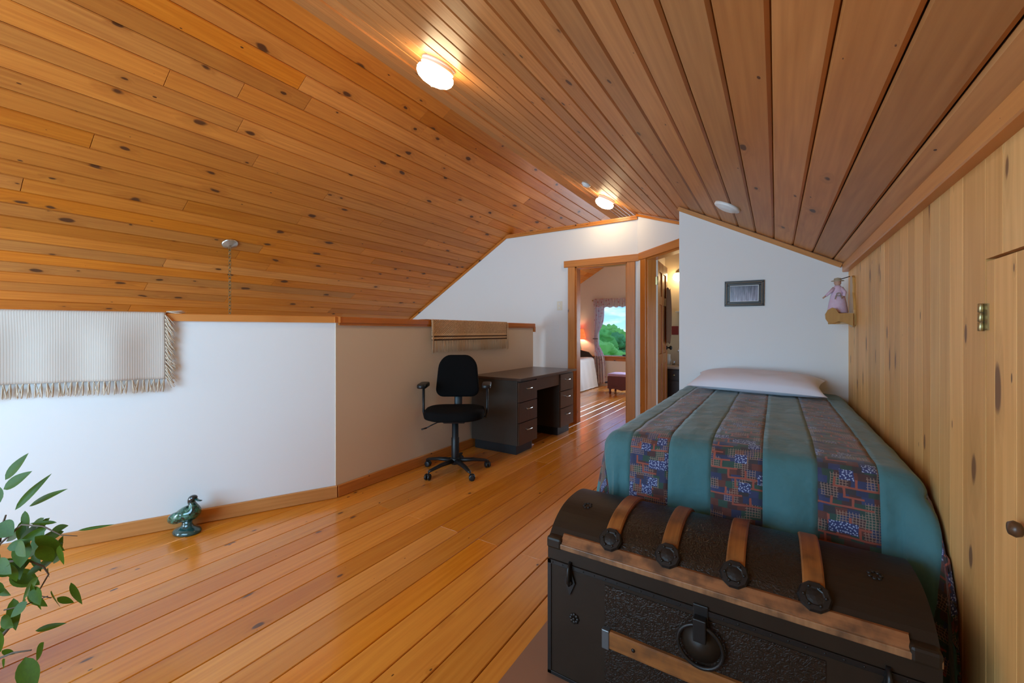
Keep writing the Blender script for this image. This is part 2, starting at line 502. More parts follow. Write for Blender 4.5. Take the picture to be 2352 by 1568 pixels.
# partition with the bedroom door; its top is level, open above to the roof
ZP = 2.545
XC = -1.385                    # corner with the slanted bathroom wall
DX0, DX1, DZ = -2.185, -1.512, 2.02
xb = (ZP - CAMH - U)/M1        # where the level top meets the left slope
TH = 0.12
o = (0, YF, 0)
nb = V(0,-1,0)
def P(poly, y=YF, t=TH): return (poly, (0,y,0), ux, uz, V(0,1,0), t)
wall('wall_far', [P([(XL,ZLOW),(XL,zl(XL)),(xb,ZP),(DX0,ZP),(DX0,0),(DX0,ZLOW)]),
                  P([(DX0,DZ),(DX0,ZP),(DX1,ZP),(DX1,DZ)]),
                  P([(DX1,0),(DX1,DZ),(DX1,ZP),(XC,ZP),(XC,0)])], M_WHITE, 'white partition wall with the bedroom door')
# slanted bathroom wall
DA = V(1,-1,0).normalized(); NA = V(-1,-1,0).normalized()
PA = V(XC, YF, 0)
LA = (-0.669 - XC)*math.sqrt(2)
T0, T1, TZ = 0.205, 0.875, 2.02
def za(tt): return zr(XC + tt/math.sqrt(2)) - 0.002
def PAw(poly): return (poly, PA, DA, uz, -NA, TH)
wall('wall_bath_front', [PAw([(0,0),(T0,0),(T0,za(T0)),(0,za(0))]), PAw([(T0,TZ),(T1,TZ),(T1,za(T1)),(T0,za(T0))]), PAw([(T1,0),(LA,0),(LA,za(LA)),(T1,za(T1))])], M_WHITE, 'slanted white wall with the bathroom door')
# headboard wall and its return
XHL = -0.669
pe = PA + DA*LA
wall('wall_head', [([(XHL,0),(XR+0.1,0),(XR+0.1,zr(XR+0.1)),(XHL,zr(XHL))], (0,YH,0), ux, uz, V(0,1,0), TH)], M_WHITE, 'white wall behind the pillow')
wall('wall_head_return', [([(YH+TH,0),(YH+TH,zr(XHL)),(pe.y+0.1,zr(XHL)),(pe.y+0.1,0)], (XHL+0.002,0,0), uy, uz, V(1,0,0), TH)], M_WHITE)
# bathroom inner walls
YB = 6.1
M_BATH = plain('bath_paint', (0.74,0.58,0.36), 0.7, var=0.04, vscale=2)
wall('wall_bath_back', [([(XC,0),(XR,0),(XR,zr(XR)),(XC,zr(XC))], (0,YB,0), ux, uz, V(0,1,0), TH)], M_BATH)
wall('wall_bath_left', [([(YF+0.12,0),(YG,0),(YG,zr(XC)),(YF+0.12,zr(XC))], (XC+0.06,0,0), uy, uz, V(-1,0,0), TH)], M_BATH)
# gables
WX0, WX1, WZ0, WZ1 = -3.36, -2.15, 0.63, 1.80
SX0, SX1 = -2.05, -1.50
gz = lambda x_: min(zl(x_), zr(x_))
def G(poly, y, t): return (poly, (0,y,0), ux, uz, V(0,1,0), t)
wall('wall_gable_far', [G([(XL,ZLOW),(WX0,ZLOW),(WX0,zl(WX0)),(XL,zl(XL))], YG, 0.16),
                        G([(WX0,ZLOW),(WX1,ZLOW),(WX1,WZ0),(WX0,WZ0)], YG, 0.16),
                        G([(WX0,WZ1),(WX1,WZ1),(WX1,zr(WX1)),(RX,RZ),(WX0,zl(WX0))], YG, 0.16),
                        G([(WX1,ZLOW),(SX0,ZLOW),(SX0,zr(SX0)),(WX1,zr(WX1))], YG, 0.16),
                        G([(SX0,ZLOW),(SX1,ZLOW),(SX1,WZ0),(SX0,WZ0)], YG, 0.16), G([(SX0,WZ1),(SX1,WZ1),(SX1,zr(SX1)),(SX0,zr(SX0))], YG, 0.16),
                        G([(SX1,ZLOW),(XR+0.1,ZLOW),(XR+0.1,zr(XR)),(SX1,zr(SX1))], YG, 0.16)], M_WHITE, 'white gable wall of the bedroom')
NX0, NX1, NZ0, NZ1 = -3.10, -0.85, 0.45, 2.2
VX0, VX1, VZ0, VZ1 = -5.85, -3.85, -1.05, 1.25
Yn = GY - 0.16
wall('wall_gable_near', [G([(XL,ZLOW),(VX0,ZLOW),(VX0,zl(VX0)),(XL,zl(XL))], Yn, 0.14),
                         G([(VX0,ZLOW),(VX1,ZLOW),(VX1,VZ0),(VX0,VZ0)], Yn, 0.14),
                         G([(VX0,VZ1),(VX1,VZ1),(VX1,zl(VX1)),(VX0,zl(VX0))], Yn, 0.14),
                         G([(VX1,ZLOW),(NX0,ZLOW),(NX0,zl(NX0)),(VX1,zl(VX1))], Yn, 0.14),
                         G([(NX0,ZLOW),(NX1,ZLOW),(NX1,NZ0),(NX0,NZ0)], Yn, 0.14),
                         G([(NX0,NZ1),(NX1,NZ1),(RX,RZ),(NX0,zl(NX0))] if NZ1 > zr(NX1) else [(NX0,NZ1),(NX1,NZ1),(NX1,zr(NX1)-0.0),(RX,RZ),(NX0,zl(NX0))], Yn, 0.14),
                         G([(NX1,ZLOW),(XR+0.1,ZLOW),(XR+0.1,zr(XR)),(NX1,zr(NX1))], Yn, 0.14)], M_WHITE)
wall('wall_eaves_left', [([(GY-0.2,ZLOW),(GY-0.2,zl(XL)+0.1),(YG+0.2,zl(XL)+0.1),(YG+0.2,ZLOW)], (XL,0,0), uy, uz, V(-1,0,0), 0.12)], M_OUTER)
mb = MB(); mb.box(XL-0.1, -2.0, GY-0.2, YG+0.2, ZLOW-0.1, ZLOW); struct(mb.build('floor_lower', M_FLOORF), 'floor of the room below the stairwell')
# bedroom left limit under the slope
wall('wall_bedroom_left', [([(YF+TH,0),(YF+TH,zl(-5.2)),(YG,zl(-5.2)),(YG,0)], (-5.2,0,0), uy, uz, V(-1,0,0), 0.1)], M_WHITE)

# right knee wall of vertical pine boards with the access door
mb = MB(); mb.box(XR+0.02, XR+0.14, GY-0.2, YH+0.3, -0.1, zr(XR)+0.05)
wr = struct(mb.build('wall_right', M_DARKBACK), 'pine knee wall of vertical boards beside the bed')
HZ = zr(XR)
DY0, DY1, DTZ = 0.72, 1.418, 1.349
y = YH + 0.004; rw = random.Random(11); i = 0
while y > GY + 0.02:
    w_ = rw.choice([0.088, 0.094, 0.1, 0.108])
    y2 = max(y - w_, GY)
    if y2 < DY1 + 0.05 < y: y2 = DY1 + 0.0
    if y <= DY1 + 0.001 and y > DY0 + 0.001:
        y2 = max(y2, DY0)
        if y - y2 > 0.004:
            board('wall_board', y-y2-0.0015, HZ-DTZ-0.002, 0.018, 0.0006, M_WALLR, wr, (XR, y, DTZ+0.002), V(0,-1,0), uz, V(-1,0,0))
    else:
        board('wall_board', y-y2-0.0015, HZ, 0.018, 0.0006, M_WALLR, wr, (XR, y, 0), V(0,-1,0), uz, V(-1,0,0))
    y = y2; i += 1
acd = struct(empty('door_2', (XR, DY1, 0)), 'low pine access door in the knee wall with a brass hinge')
y = DY1 - 0.004
for w_ in (0.045, 0.1, 0.108, 0.1, 0.108, 0.1, 0.12):
    w_ = min(w_, y - DY0 - 0.003)
    if w_ < 0.01: break
    board('door_board', w_-0.0015, DTZ-0.03, 0.018, 0.0006, M_WALLR, acd, (0.0, y - DY1, 0.025), V(0,-1,0), uz, V(-1,0,0))
    y -= w_
hg = MB()
for k_, (za_, zb_) in enumerate(((1.182,1.203),(1.204,1.225),(1.226,1.247))):
    hg.lathe([(0.0045,za_),(0.0055,za_+0.001),(0.0055,zb_-0.001),(0.0045,zb_)], (-0.007, 0.003, 0), 10)
hg.box(-0.003, 0.0, -0.02, 0.0, 1.184, 1.246); hg.box(-0.003, 0.0, 0.004, 0.026, 1.184, 1.246)
hg.build('hinge', M_BRASS, acd)
kn = MB(); kn.lathe([(0.004,0),(0.004,0.018),(0.013,0.022),(0.016,0.030),(0.012,0.038),(0.0,0.040)], (0.012,-0.195,0.79), 16, M=Matrix.Rotation(-PI/2,3,'Y'))
kn.build('knob', plain('knob_wood', (0.10,0.045,0.02), 0.35), acd)
# corner mouldings
def strip(name, p0, p1, w, t, xdir, mat, label=None, ch=0.004):
    p0, p1 = Vector(p0), Vector(p1); d = (p1-p0); L = d.length; d.normalize()
    x_ = Vector(xdir); x_ = (x_ - d*x_.dot(d)).normalized(); z_ = x_.cross(d)
    return struct(board(name, w, L, t, ch, mat, None, tuple(p0), x_, d, z_), label)
# between right slope and knee wall
strip('trim_4', (XR-0.003, YH, HZ-0.058), (XR-0.003, GY, HZ-0.058), 0.056, 0.034, uz, M_TRIMP, 'square pine moulding where the slope meets the knee wall').location
bpy.data.objects['trim_4'].matrix_local = basis((XR-0.034, GY, HZ-0.048), V(0.0,0,1), uy, V(-1,0,0))
# along the head wall
a = V(XHL-0.0, YH-0.022, zr(XHL)-0.006); b_ = V(XR-0.02, YH-0.022, zr(XR-0.02)-0.006)
d = (b_-a).normalized(); xx = V(0,-1,0).cross(-d); 
def mould(name, a, b_, dep, h, face, label):
    """moulding under a ceiling edge: from a to b, height h downward, face = unit normal towards the room"""
    a, b_, face = Vector(a), Vector(b_), Vector(face)
    d = (b_-a).normalized(); up = face.cross(d)
    if up.z < 0:
        a, b_ = b_, a; d = -d; up = face.cross(d)
    up = -up; x_ = up; z_ = x_.cross(d)
    if z_.dot(face) < 0:
        x_ = -x_; a = a + up*h; z_ = x_.cross(d)
    return struct(board(name, h, (b_-a).length if False else (Vector(b_)-Vector(a)).length, dep, 0.004, M_TRIM if 'orange' in label else M_TRIMP, None, tuple(a + face*dep), x_, d, z_), label)
mould('trim_5', (XHL, YH, zr(XHL)-0.004), (XR-0.03, YH, zr(XR-0.03)-0.004), 0.02, 0.032, (0,-1,0), 'pale pine moulding along the top of the head wall')
mould('trim_6', (xb, YF, ZP), (XC, YF, ZP), 0.022, 0.03, (0,-1,0), 'orange pine moulding along the level top of the partition')
mould('trim_7', (-5.6, YF, zl(-5.6)-0.004), (xb, YF, ZP), 0.022, 0.03, (0,-1,0), 'orange pine moulding under the left slope')
mould('trim_8', tuple(PA+V(0,0,za(0)-0.003)), tuple(PA+DA*LA+V(0,0,za(LA)-0.003)), 0.022, 0.03, tuple(NA), 'orange pine moulding over the bathroom door')
mb = MB(); mb.box(xb-0.1, XC, YF-0.02, YF+TH+0.02, ZP+0.0005, ZP+0.02); struct(mb.build('trim_9', M_TRIM), 'ledge capping the partition')

# door casings
def casing(name, o, d, n, t0, t1, z1, label, over=0.05, w=0.1, depth=TH):
    """o origin on the wall face, d along wall, n room normal"""
    root = struct(empty(name), label)
    o, d, n = Vector(o), Vector(d), Vector(n)
    def bd(nm, a, L, w_, x_, y_, z_, t=0.02): board(nm, w_, L, t, 0.004, M_TRIM, root, tuple(a), x_, y_, z_)
    sgn = 1 if d.cross(uz).dot(n) > 0 else -1
    xd = d*sgn
    for s0 in (t0-w, t1):
        e = s0 if sgn > 0 else s0 + w
        bd('casing', o + d*e + n*0.02, z1, w, xd, uz, n)
    # header runs horizontally: x up, y along
    yd = n.cross(uz); 
    a0 = t0-w-over if yd.dot(d) > 0 else t1+w+over
    bd('header', o + d*a0 + n*0.026 + uz*z1, (t1-t0)+2*w+2*over, 0.085, uz, yd, n, 0.026)
    # jambs inside the opening
    bd('jamb', o + d*(t0+0.018) + n*0.0, z1, depth, -n if (-n).cross(uz).dot(d) > 0 else n, uz, d, 0.018) if (-n).cross(uz).dot(d) > 0 else bd('jamb', o + d*(t0+0.018) - n*depth, z1, depth, n, uz, d, 0.018)
    bd('jamb', o + d*(t1-0.018) - n*depth, z1, depth, n, uz, -d, 0.018) if n.cross(uz).dot(-d) > 0 else bd('jamb', o + d*(t1-0.018), z1, depth, -n, uz, -d, 0.018)
    x_ = n.cross(d) 
    ln = t1-t0
    # soffit of the opening (faces down)
    if (-n).cross(d).z < 0: bd('jamb', o + d*t0 + uz*(z1-0.018), ln, depth, -n, d, -uz, 0.018)
    else: bd('jamb', o + d*t0 - n*depth + uz*(z1-0.018), ln, depth, n, d, -uz, 0.018)
    return root
casing('trim_10', (0,YF,0), ux, V(0,-1,0), DX0, DX1, DZ, 'orange pine casing of the bedroom door', over=0.055)
casing('trim_11', tuple(PA), DA, NA, T0, T1, TZ, 'orange pine casing of the bathroom door', over=0.03, w=0.115)

# bathroom door leaf, open inwards
hp = PA + DA*(T0+0.015) - NA*(TH-0.01)
leaf = struct(empty('door_1', (hp.x, hp.y, 0.0), math.radians(93)), 'orange pine panelled door standing open into the bathroom')
# local x = along the leaf, local -y = room side seen from the loft
mb = MB(); LW_, LH = 0.66, 2.0; stile = 0.105
def lbd(nm, x0, z0, w_, L, y_, t=0.034):
    board(nm, w_, L, t, 0.006, M_DOORW, leaf, (x0, y_, z0), ux, uz, V(0,-1,0))
lbd('stile', 0, 0.01, stile, LH-0.01, -0.017); lbd('stile', LW_-stile, 0.01, stile, LH-0.01, -0.017); lbd('stile', LW_/2-0.04, 0.01, 0.08, LH-0.01, -0.0168)
for z0, h in ((0.01,0.2),(0.80,0.12),(1.50,0.1),(LH-0.12,0.12)):
    for x0, w_ in ((stile, LW_/2-0.04-stile), (LW_/2+0.04, LW_/2-0.04-stile)):
        lbd('rail', x0, z0, w_, h, -0.0166)
for z0, z1 in ((0.21,0.80),(0.92,1.50),(1.60,LH-0.12)):
    for x0, w_ in ((stile, LW_/2-0.04-stile), (LW_/2+0.04, LW_/2-0.04-stile)):
        lbd('panel', x0, z0, w_, z1-z0, -0.006, 0.014)
mb = MB(); mb.box(-0.004, 0.0, -0.017, 0.017, 0.01, LH); mb.build('hinge_edge', plain('door_edge_paint', (0.72,0.70,0.64), 0.6), leaf)
for z0 in (0.25, 1.72):
    h_ = MB(); h_.box(-0.009, -0.002, -0.016, 0.016, z0, z0+0.09); h_.lathe([(0.006,z0-0.003),(0.006,z0+0.093)], (-0.008,-0.019,0), 8); h_.build('hinge', M_BRASS, leaf)
kb = MB()
for sg in (-1, 1):
    kb.lathe([(0.026,0.0),(0.026,0.006),(0.009,0.012),(0.009,0.03),(0.024,0.04),(0.028,0.052),(0.018,0.064),(0.0,0.066)], (LW_-0.06, 0.017*sg, 0.98), 16, M=Matrix.Rotation(-PI/2*sg,3,'X'))
kb.build('knob', M_METALD, leaf)

# bedroom window and the near windows (glazed)
def glass():
    m, t, p = newmat('window_glass')
    t.nodes.remove(p)
    out = [n for n in t.nodes if n.type == 'OUTPUT_MATERIAL'][0]
    tr = nn(t, 'ShaderNodeBsdfTransparent'); gl = nn(t, 'ShaderNodeBsdfGlossy'); gl.inputs['Roughness'].default_value = 0.02
    fr = nn(t, 'ShaderNodeFresnel'); fr.inputs['IOR'].default_value = 1.35
    mx = nn(t, 'ShaderNodeMixShader'); tr.inputs[0].default_value = (0.97,0.99,0.98,1)
    t.links.new(fr.outputs[0], mx.inputs[0]); t.links.new(tr.outputs[0], mx.inputs[1]); t.links.new(gl.outputs[0], mx.inputs[2]); t.links.new(mx.outputs[0], out.inputs[0])
    return m
M_GLASS = glass()
def window(name, x0, x1, z0, z1, y, fw, mat, label, panes=1, mull=0.04, apron=None, yd=-1):
    r = struct(empty(name, (0,y,0)), label)
    mb = MB(); mb.box(x0,x0+fw,0,0.07,z0,z1); mb.box(x1-fw,x1,0,0.07,z0,z1); mb.box(x0+fw,x1-fw,0,0.07,z0,z0+fw); mb.box(x0+fw,x1-fw,0,0.07,z1-fw,z1)
    pw = (x1-x0-2*fw)/panes
    for i in range(1, panes): mb.box(x0+fw+i*pw-mull/2, x0+fw+i*pw+mull/2, 0.01, 0.06, z0+fw, z1-fw)
    mb.build('window_frame', mat, r)
    for i in range(panes):
        g = MB(); g.box(x0+fw+i*pw, x0+fw+(i+1)*pw, 0.032, 0.038, z0+fw, z1-fw); g.build('pane', M_GLASS, r)
    return r
w1 = window('window_1', WX0, WX1, WZ0, WZ1, YG+0.04, 0.035, M_WPLAS, 'bedroom window onto trees and blue sky')
board('window_sill', 0.075, WX1-WX0+0.16, 0.03, 0.004, M_TRIM, w1, (WX0-0.08, -0.05-0.0, WZ0-0.08), uz, ux, V(0,-1,0))
board('window_sill', 0.07, WX1-WX0+0.16, 0.02, 0.004, M_TRIM, w1, (WX1+0.08, -0.03, WZ0+0.0), V(0,-1,0), V(-1,0,0), V(0,0,-1)).location.z += 0.0
for xx_ in (-2.72, -2.55):
    lk = MB(); lk.box(xx_-0.05, xx_+0.05, -0.03, 0.0, WZ0+0.038, WZ0+0.062); lk.build('window_crank', M_METALD, w1)
window('fill_window', SX0, SX1, WZ0, WZ1, YG+0.06, 0.035, M_WPLAS, 'narrow added bedroom window, out of sight, holding the fill light')  # unseen window, added to hold the bedroom fill lamp
window('window_2', NX0, NX1, NZ0, NZ1, GY-0.15, 0.06, M_TRIM, 'wide loft window behind the camera', panes=3)
window('window_3', VX0, VX1, VZ0, VZ1, GY-0.15, 0.06, M_TRIM, 'tall stairwell window behind the camera', panes=2)

# ------------------------------------------------------------------ bed, bedspread, pillow
M_TEAL = plain('teal_cotton', (0.060,0.185,0.205), 0.85, var=0.25, vscale=3.5, bump=0.35, bscale=14, sheen=0.3)
def print_mat():
    m, t, p = newmat('patchwork_print')
    p.inputs['Roughness'].default_value = 0.85; p.inputs['Sheen Weight'].default_value = 0.3
    uv = nn(t, 'ShaderNodeUVMap'); sp = nn(t, 'ShaderNodeSeparateXYZ'); t.links.new(uv.outputs[0], sp.inputs[0])
    nz = nn(t, 'ShaderNodeTexNoise', noise_dimensions='2D'); nz.inputs['Scale'].default_value = 30; t.links.new(uv.outputs[0], nz.inputs['Vector'])
    u = math_(t, 'ADD', sp.outputs[0], math_(t, 'MULTIPLY_ADD', nz.outputs[0], 0.006, -0.003)); v = sp.outputs[1]
    def cells(w, h, off):
        row = math_(t, 'FLOOR', math_(t, 'DIVIDE', v, h))
        cu = math_(t, 'DIVIDE', math_(t, 'MULTIPLY_ADD', row, off, u), w)
        cvv = nn(t, 'ShaderNodeCombineXYZ'); t.links.new(math_(t, 'FLOOR', cu), cvv.inputs[0]); t.links.new(row, cvv.inputs[1])
        wn = nn(t, 'ShaderNodeTexWhiteNoise', noise_dimensions='2D'); t.links.new(cvv.outputs[0], wn.inputs['Vector'])
        return wn, math_(t, 'FRACT', cu), math_(t, 'FRACT', math_(t, 'DIVIDE', v, h))
    wn, fu, fv = cells(0.031, 0.024, 0.013)
    rp = nn(t, 'ShaderNodeValToRGB'); rp.color_ramp.interpolation = 'CONSTANT'
    cols = [(0.012,0.050,0.040),(0.055,0.020,0.022),(0.014,0.028,0.085),(0.11,0.028,0.02),(0.026,0.024,0.03),(0.014,0.060,0.045),(0.02,0.035,0.11)]
    el = rp.color_ramp.elements
    el[0].color = (*cols[0],1); el[1].position = 1/7; el[1].color = (*cols[1],1)
    for i in range(2, 7):
        e = el.new(i/7); e.color = (*cols[i],1)
    t.links.new(wn.outputs['Value'], rp.inputs[0])
    c = rp.outputs[0]
    # plaid lines over a second, larger patchwork
    wb, _, _ = cells(0.047, 0.040, 0.021)
    l1 = math_(t, 'LESS_THAN', math_(t, 'FRACT', math_(t, 'MULTIPLY', u, 125)), 0.22)
    l2 = math_(t, 'LESS_THAN', math_(t, 'FRACT', math_(t, 'MULTIPLY', v, 125)), 0.22)
    pl = math_(t, 'MULTIPLY', math_(t, 'MAXIMUM', l1, l2), math_(t, 'GREATER_THAN', wb.outputs['Value'], 0.66))
    c = mixc(t, math_(t, 'MULTIPLY', pl, 0.7), c, (0.38,0.24,0.18))
    # red angular bars of a third one
    wc, gu, gv = cells(0.056, 0.031, 0.024)
    rl = math_(t, 'MAXIMUM', math_(t, 'LESS_THAN', gu, 0.12), math_(t, 'LESS_THAN', gv, 0.20))
    c = mixc(t, math_(t, 'MULTIPLY', rl, math_(t, 'GREATER_THAN', wc.outputs['Value'], 0.62)), c, (0.30,0.065,0.04))
    # blue flecked patches
    wd, _, _ = cells(0.038, 0.034, 0.017)
    bl_ = math_(t, 'GREATER_THAN', wd.outputs['Value'], 0.84)
    c = mixc(t, bl_, c, (0.02,0.035,0.14))
    vo = nn(t, 'ShaderNodeTexVoronoi', voronoi_dimensions='2D'); vo.inputs['Scale'].default_value = 140; t.links.new(uv.outputs[0], vo.inputs['Vector'])
    c = mixc(t, math_(t, 'MULTIPLY', math_(t, 'MULTIPLY', math_(t, 'LESS_THAN', vo.outputs['Distance'], 0.30), bl_), 0.8), c, (0.42,0.50,0.70))
    c = mixc(t, 0.10, c, (0.13,0.075,0.06))
    t.links.new(c, p.inputs['Base Color'])
    tc = nn(t, 'ShaderNodeTexCoord'); n2 = nn(t, 'ShaderNodeTexNoise'); n2.inputs['Scale'].default_value = 14; t.links.new(tc.outputs['Object'], n2.inputs['Vector'])
    bp = nn(t, 'ShaderNodeBump'); bp.inputs['Strength'].default_value = 0.35; bp.inputs['Distance'].default_value = 0.005
    t.links.new(n2.outputs[0], bp.inputs['Height']); t.links.new(bp.outputs[0], p.inputs['Normal'])
    return m
M_PRINT = print_mat()
for _m in (M_TEAL, M_PRINT):
    for _n in _m.node_tree.nodes:
        if _n.type == 'BUMP': _n.inputs['Strength'].default_value = 0.55; _n.inputs['Distance'].default_value = 0.02
def grid(name, fn, A, Bq, mat, parent=None, smooth=True, solid=0.0, flip=False):
    me = bpy.data.meshes.new(name)
    v = [tuple(fn(a, b)) for b in Bq for a in A]
    n = len(A)
    f = [(j*n+i, j*n+i+1, (j+1)*n+i+1, (j+1)*n+i) for j in range(len(Bq)-1) for i in range(n-1)]
    if flip: f = [tuple(reversed(q)) for q in f]
    me.from_pydata(v, [], f)
    uvl = me.uv_layers.new(name='UVMap')
    ab = [(a, b) for b in Bq for a in A]
    for lp in me.loops:
        uvl.data[lp.index].uv = ab[lp.vertex_index]
    me.materials.append(mat)
    for p in me.polygons: p.use_smooth = smooth
    me.update()
    o = bpy.data.objects.new(name, me); COL.objects.link(o)
    if parent: o.parent = parent
    if solid:
        md = o.modifiers.new('solid', 'SOLIDIFY'); md.thickness = solid; md.offset = -1
    return o
def lin(a, b, n): return [a + (b-a)*i/n for i in range(n+1)]

BX0, BX1, BY0, BY1, BZ = -0.575, 0.327, 1.80, 3.575, 0.745
bed = thing('single_bed', 'single bed under the teal bedspread, on low wooden legs', 'bed', ((BX0+BX1)/2, BY0, 0))
bw = (BX1-BX0)/2 - 0.01
M_TICK = plain('mattress_ticking', (0.7,0.7,0.68), 0.8, var=0.1)
mb = MB(); mb.box(-bw, bw, 0.0, BY1-BY0-0.01, 0.50, 0.735); mb.build('mattress', M_TICK, bed, bevel=0.04, bseg=3)
mb = MB(); mb.box(-bw+0.01, bw-0.01, 0.01, BY1-BY0-0.02, 0.27, 0.50); mb.build('box_spring', M_TICK, bed, bevel=0.02)
mb = MB(); mb.box(-bw, bw, 0.005, BY1-BY0-0.015, 0.22, 0.27); mb.build('bed_frame', M_METALD, bed)
for sx in (-1, 1):
    for yy in (0.08, BY1-BY0-0.1):
        mb = MB(); mb.lathe([(0.022,0),(0.026,0.02),(0.022,0.06),(0.022,0.22)], (sx*(bw-0.08), yy, 0), 12); mb.build('leg', M_METALD, bed)

def spread_pt(a, l):
    # unfolded sheet coordinates -> draped position
    ox = max(BX0 - a, 0, a - BX1); sx = -1 if a < BX0 else 1
    oy = max(BY0 - l, 0)
    d = math.hypot(ox, oy)
    cx, cy = min(max(a, BX0), BX1), max(l, BY0)
    crown = 0.022*(1 - ((cx-(BX0+BX1)/2)/0.47)**2) * min(1, (cy-BY0)/0.2 + 0.3)
    zz = BZ + crown + 0.004*noise.noise(V(a*7, l*2.2, 1.7)) + 0.007*noise.noise(V(a*3, l*11, 4.7)) + 0.004*noise.noise(V(a*14, l*5, 2.1))
    if d == 0:
        return (cx, cy, zz)
    dx, dy = sx*ox/d, -oy/d
    r = 0.075
    if d < r*PI/2:
        h = r*math.sin(d/r); drop = r*(1-math.cos(d/r))
    else:
        h = r; drop = r + (d - r*PI/2)
    dd = max(drop - r, 0)
    right = sx > 0 and ox > oy*0.3
    flare = (0.012 if right else 0.10)*dd
    per = l if ox > oy else a
    if ox > 0 and oy > 0: per = math.atan2(oy, ox)*0.35
    amp = (0.004 if right else 0.016)*min(1, dd/0.25)
    h += flare + amp*math.sin(per*27 + 1.3*math.sin(per*9)) + 0.006*noise.noise(V(a*6, l*6, 9))*min(1, dd*5)
    corner = sx > 0 and ox > 0 and oy > 0
    if oy > 0: h = min(h, r + 0.045)
    if corner: h += math.sin(2*math.atan2(ox, oy))*(0.17*min(1, dd/0.22)**0.8 + 0.18*dd)
    x_ = cx + dx*h; y_ = cy + dy*h
    x_ = min(x_, XR - 0.012)
    zz = zz - drop
    if zz < 0.035: zz = 0.035
    return (x_, y_, zz)
AL, AR = BX0 - 0.70, BX1 + 0.70
bands = [(-1.19,-1.03),(-0.855,-0.69),(-0.515,-0.362),(-0.208,-0.04),(0.119,0.277),(0.425,0.59),(0.76,0.92)]
edges = [AL]
for p_, q_ in bands: edges += [p_, q_]
edges.append(AR)
spread = thing('bedspread', 'teal bedspread with patchwork-print bands hanging to the floor', 'bedspread', (0,0,0))
Lq = lin(BY0-0.70, BY0-0.09, 26) + lin(BY0-0.075, BY0+0.03, 9) + lin(BY0+0.06, BY1, 44)
for i in range(len(edges)-1):
    a0, a1 = edges[i], edges[i+1]
    n_ = max(5, int((a1-a0)/0.016))
    isb = i % 2 == 1
    grid('printed_band' if isb else 'teal_panel', spread_pt, lin(a0, a1, n_), Lq, M_PRINT if isb else M_TEAL, spread, solid=0.006)

def pillow_mesh(L, Wd, T, seed):
    N, Mq = 40, 26
    def top(i, j, sg):
        u, v = -1 + 2*i/N, -1 + 2*j/Mq
        e = max(0.0, (1-abs(u)**3.2))*max(0.0, (1-abs(v)**2.6))
        h = T*0.5*e**0.5
        pin = 1 - 0.06*(abs(v)**2)*(1-abs(u)) ; pin2 = 1 - 0.16*(1-abs(v)**2)*abs(u)**4*0.6
        wr = 0.006*noise.noise(V(u*4+seed, v*3, sg))*e
        return (u*L/2*(pin2), v*Wd/2*(1-0.12*(1-abs(u)**3)), sg*h*(1.0 if sg > 0 else 0.55) + wr)
    mb = MB()
    for sg in (1, -1):
        vs = [top(i, j, sg) for j in range(Mq+1) for i in range(N+1)]
        fs = [(j*(N+1)+i, j*(N+1)+i+1, (j+1)*(N+1)+i+1, (j+1)*(N+1)+i) for j in range(Mq) for i in range(N)]
        if sg < 0: fs = [tuple(reversed(f)) for f in fs]
        mb.add(vs, fs, 0, True)
    return mb
M_PILLOW = plain('pillow_cotton', (0.86,0.87,0.98), 0.85, var=0.04, vscale=5, bump=0.25, bscale=12)
pl = pillow_mesh(0.80, 0.46, 0.165, 3).build('pillow', M_PILLOW)
pl.location = (-0.125, 3.325, BZ+0.078); pl.rotation_euler = (math.radians(7), math.radians(1.0), math.radians(-3))
tag(pl, 'plump white pillow with a faint lilac tint at the head of the teal bed', 'pillow')

# ------------------------------------------------------------------ dome-top trunk
def emboss(name, base, strength, scale):
    m, t, p = newmat(name)
    p.inputs['Roughness'].default_value = 0.30; p.inputs['Metallic'].default_value = 0.0; p.inputs['Specular IOR Level'].default_value = 0.35
    tc = nn(t, 'ShaderNodeTexCoord')
    n0 = nn(t, 'ShaderNodeTexNoise'); n0.inputs['Scale'].default_value = scale*0.6; n0.inputs['Detail'].default_value = 2; t.links.new(tc.outputs['Object'], n0.inputs['Vector'])
    ad = nn(t, 'ShaderNodeVectorMath', operation='MULTIPLY_ADD'); t.links.new(n0.outputs['Color'], ad.inputs[0]); ad.inputs[1].default_value = (0.03,0.03,0.03); t.links.new(tc.outputs['Object'], ad.inputs[2])
    vo = nn(t, 'ShaderNodeTexVoronoi', feature='SMOOTH_F1'); vo.inputs['Scale'].default_value = scale; t.links.new(ad.outputs[0], vo.inputs['Vector'])
    wv = math_(t, 'SINE', math_(t, 'MULTIPLY', vo.outputs['Distance'], 22))
    bp = nn(t, 'ShaderNodeBump'); bp.inputs['Strength'].default_value = strength; bp.inputs['Distance'].default_value = 0.004
    t.links.new(wv, bp.inputs['Height']); t.links.new(bp.outputs[0], p.inputs['Normal'])
    n1_ = nn(t, 'ShaderNodeTexNoise'); n1_.inputs['Scale'].default_value = 9; t.links.new(tc.outputs['Object'], n1_.inputs['Vector'])
    t.links.new(mixc(t, n1_.outputs[0], base, tuple(k*0.55 for k in base)), p.inputs['Base Color'])
    return m
M_TIN = emboss('embossed_dark_tin', (0.028,0.016,0.010), 0.26, 80)
M_TINP = plain('painted_dark_tin', (0.034,0.0195,0.0115), 0.46, metal=0.0, var=0.45, vscale=7, bump=0.12, bscale=35)
M_TINP.node_tree.nodes['Principled BSDF'].inputs['Specular IOR Level'].default_value = 0.22
M_TSLAT = wood('trunk_oak', (0.36,0.135,0.032), (0.17,0.055,0.013), knotc=(0.05,0.02,0.01), density=0.08, rough=0.45, coat=0.1, spread=0.10, grain=120, wear=0.45)
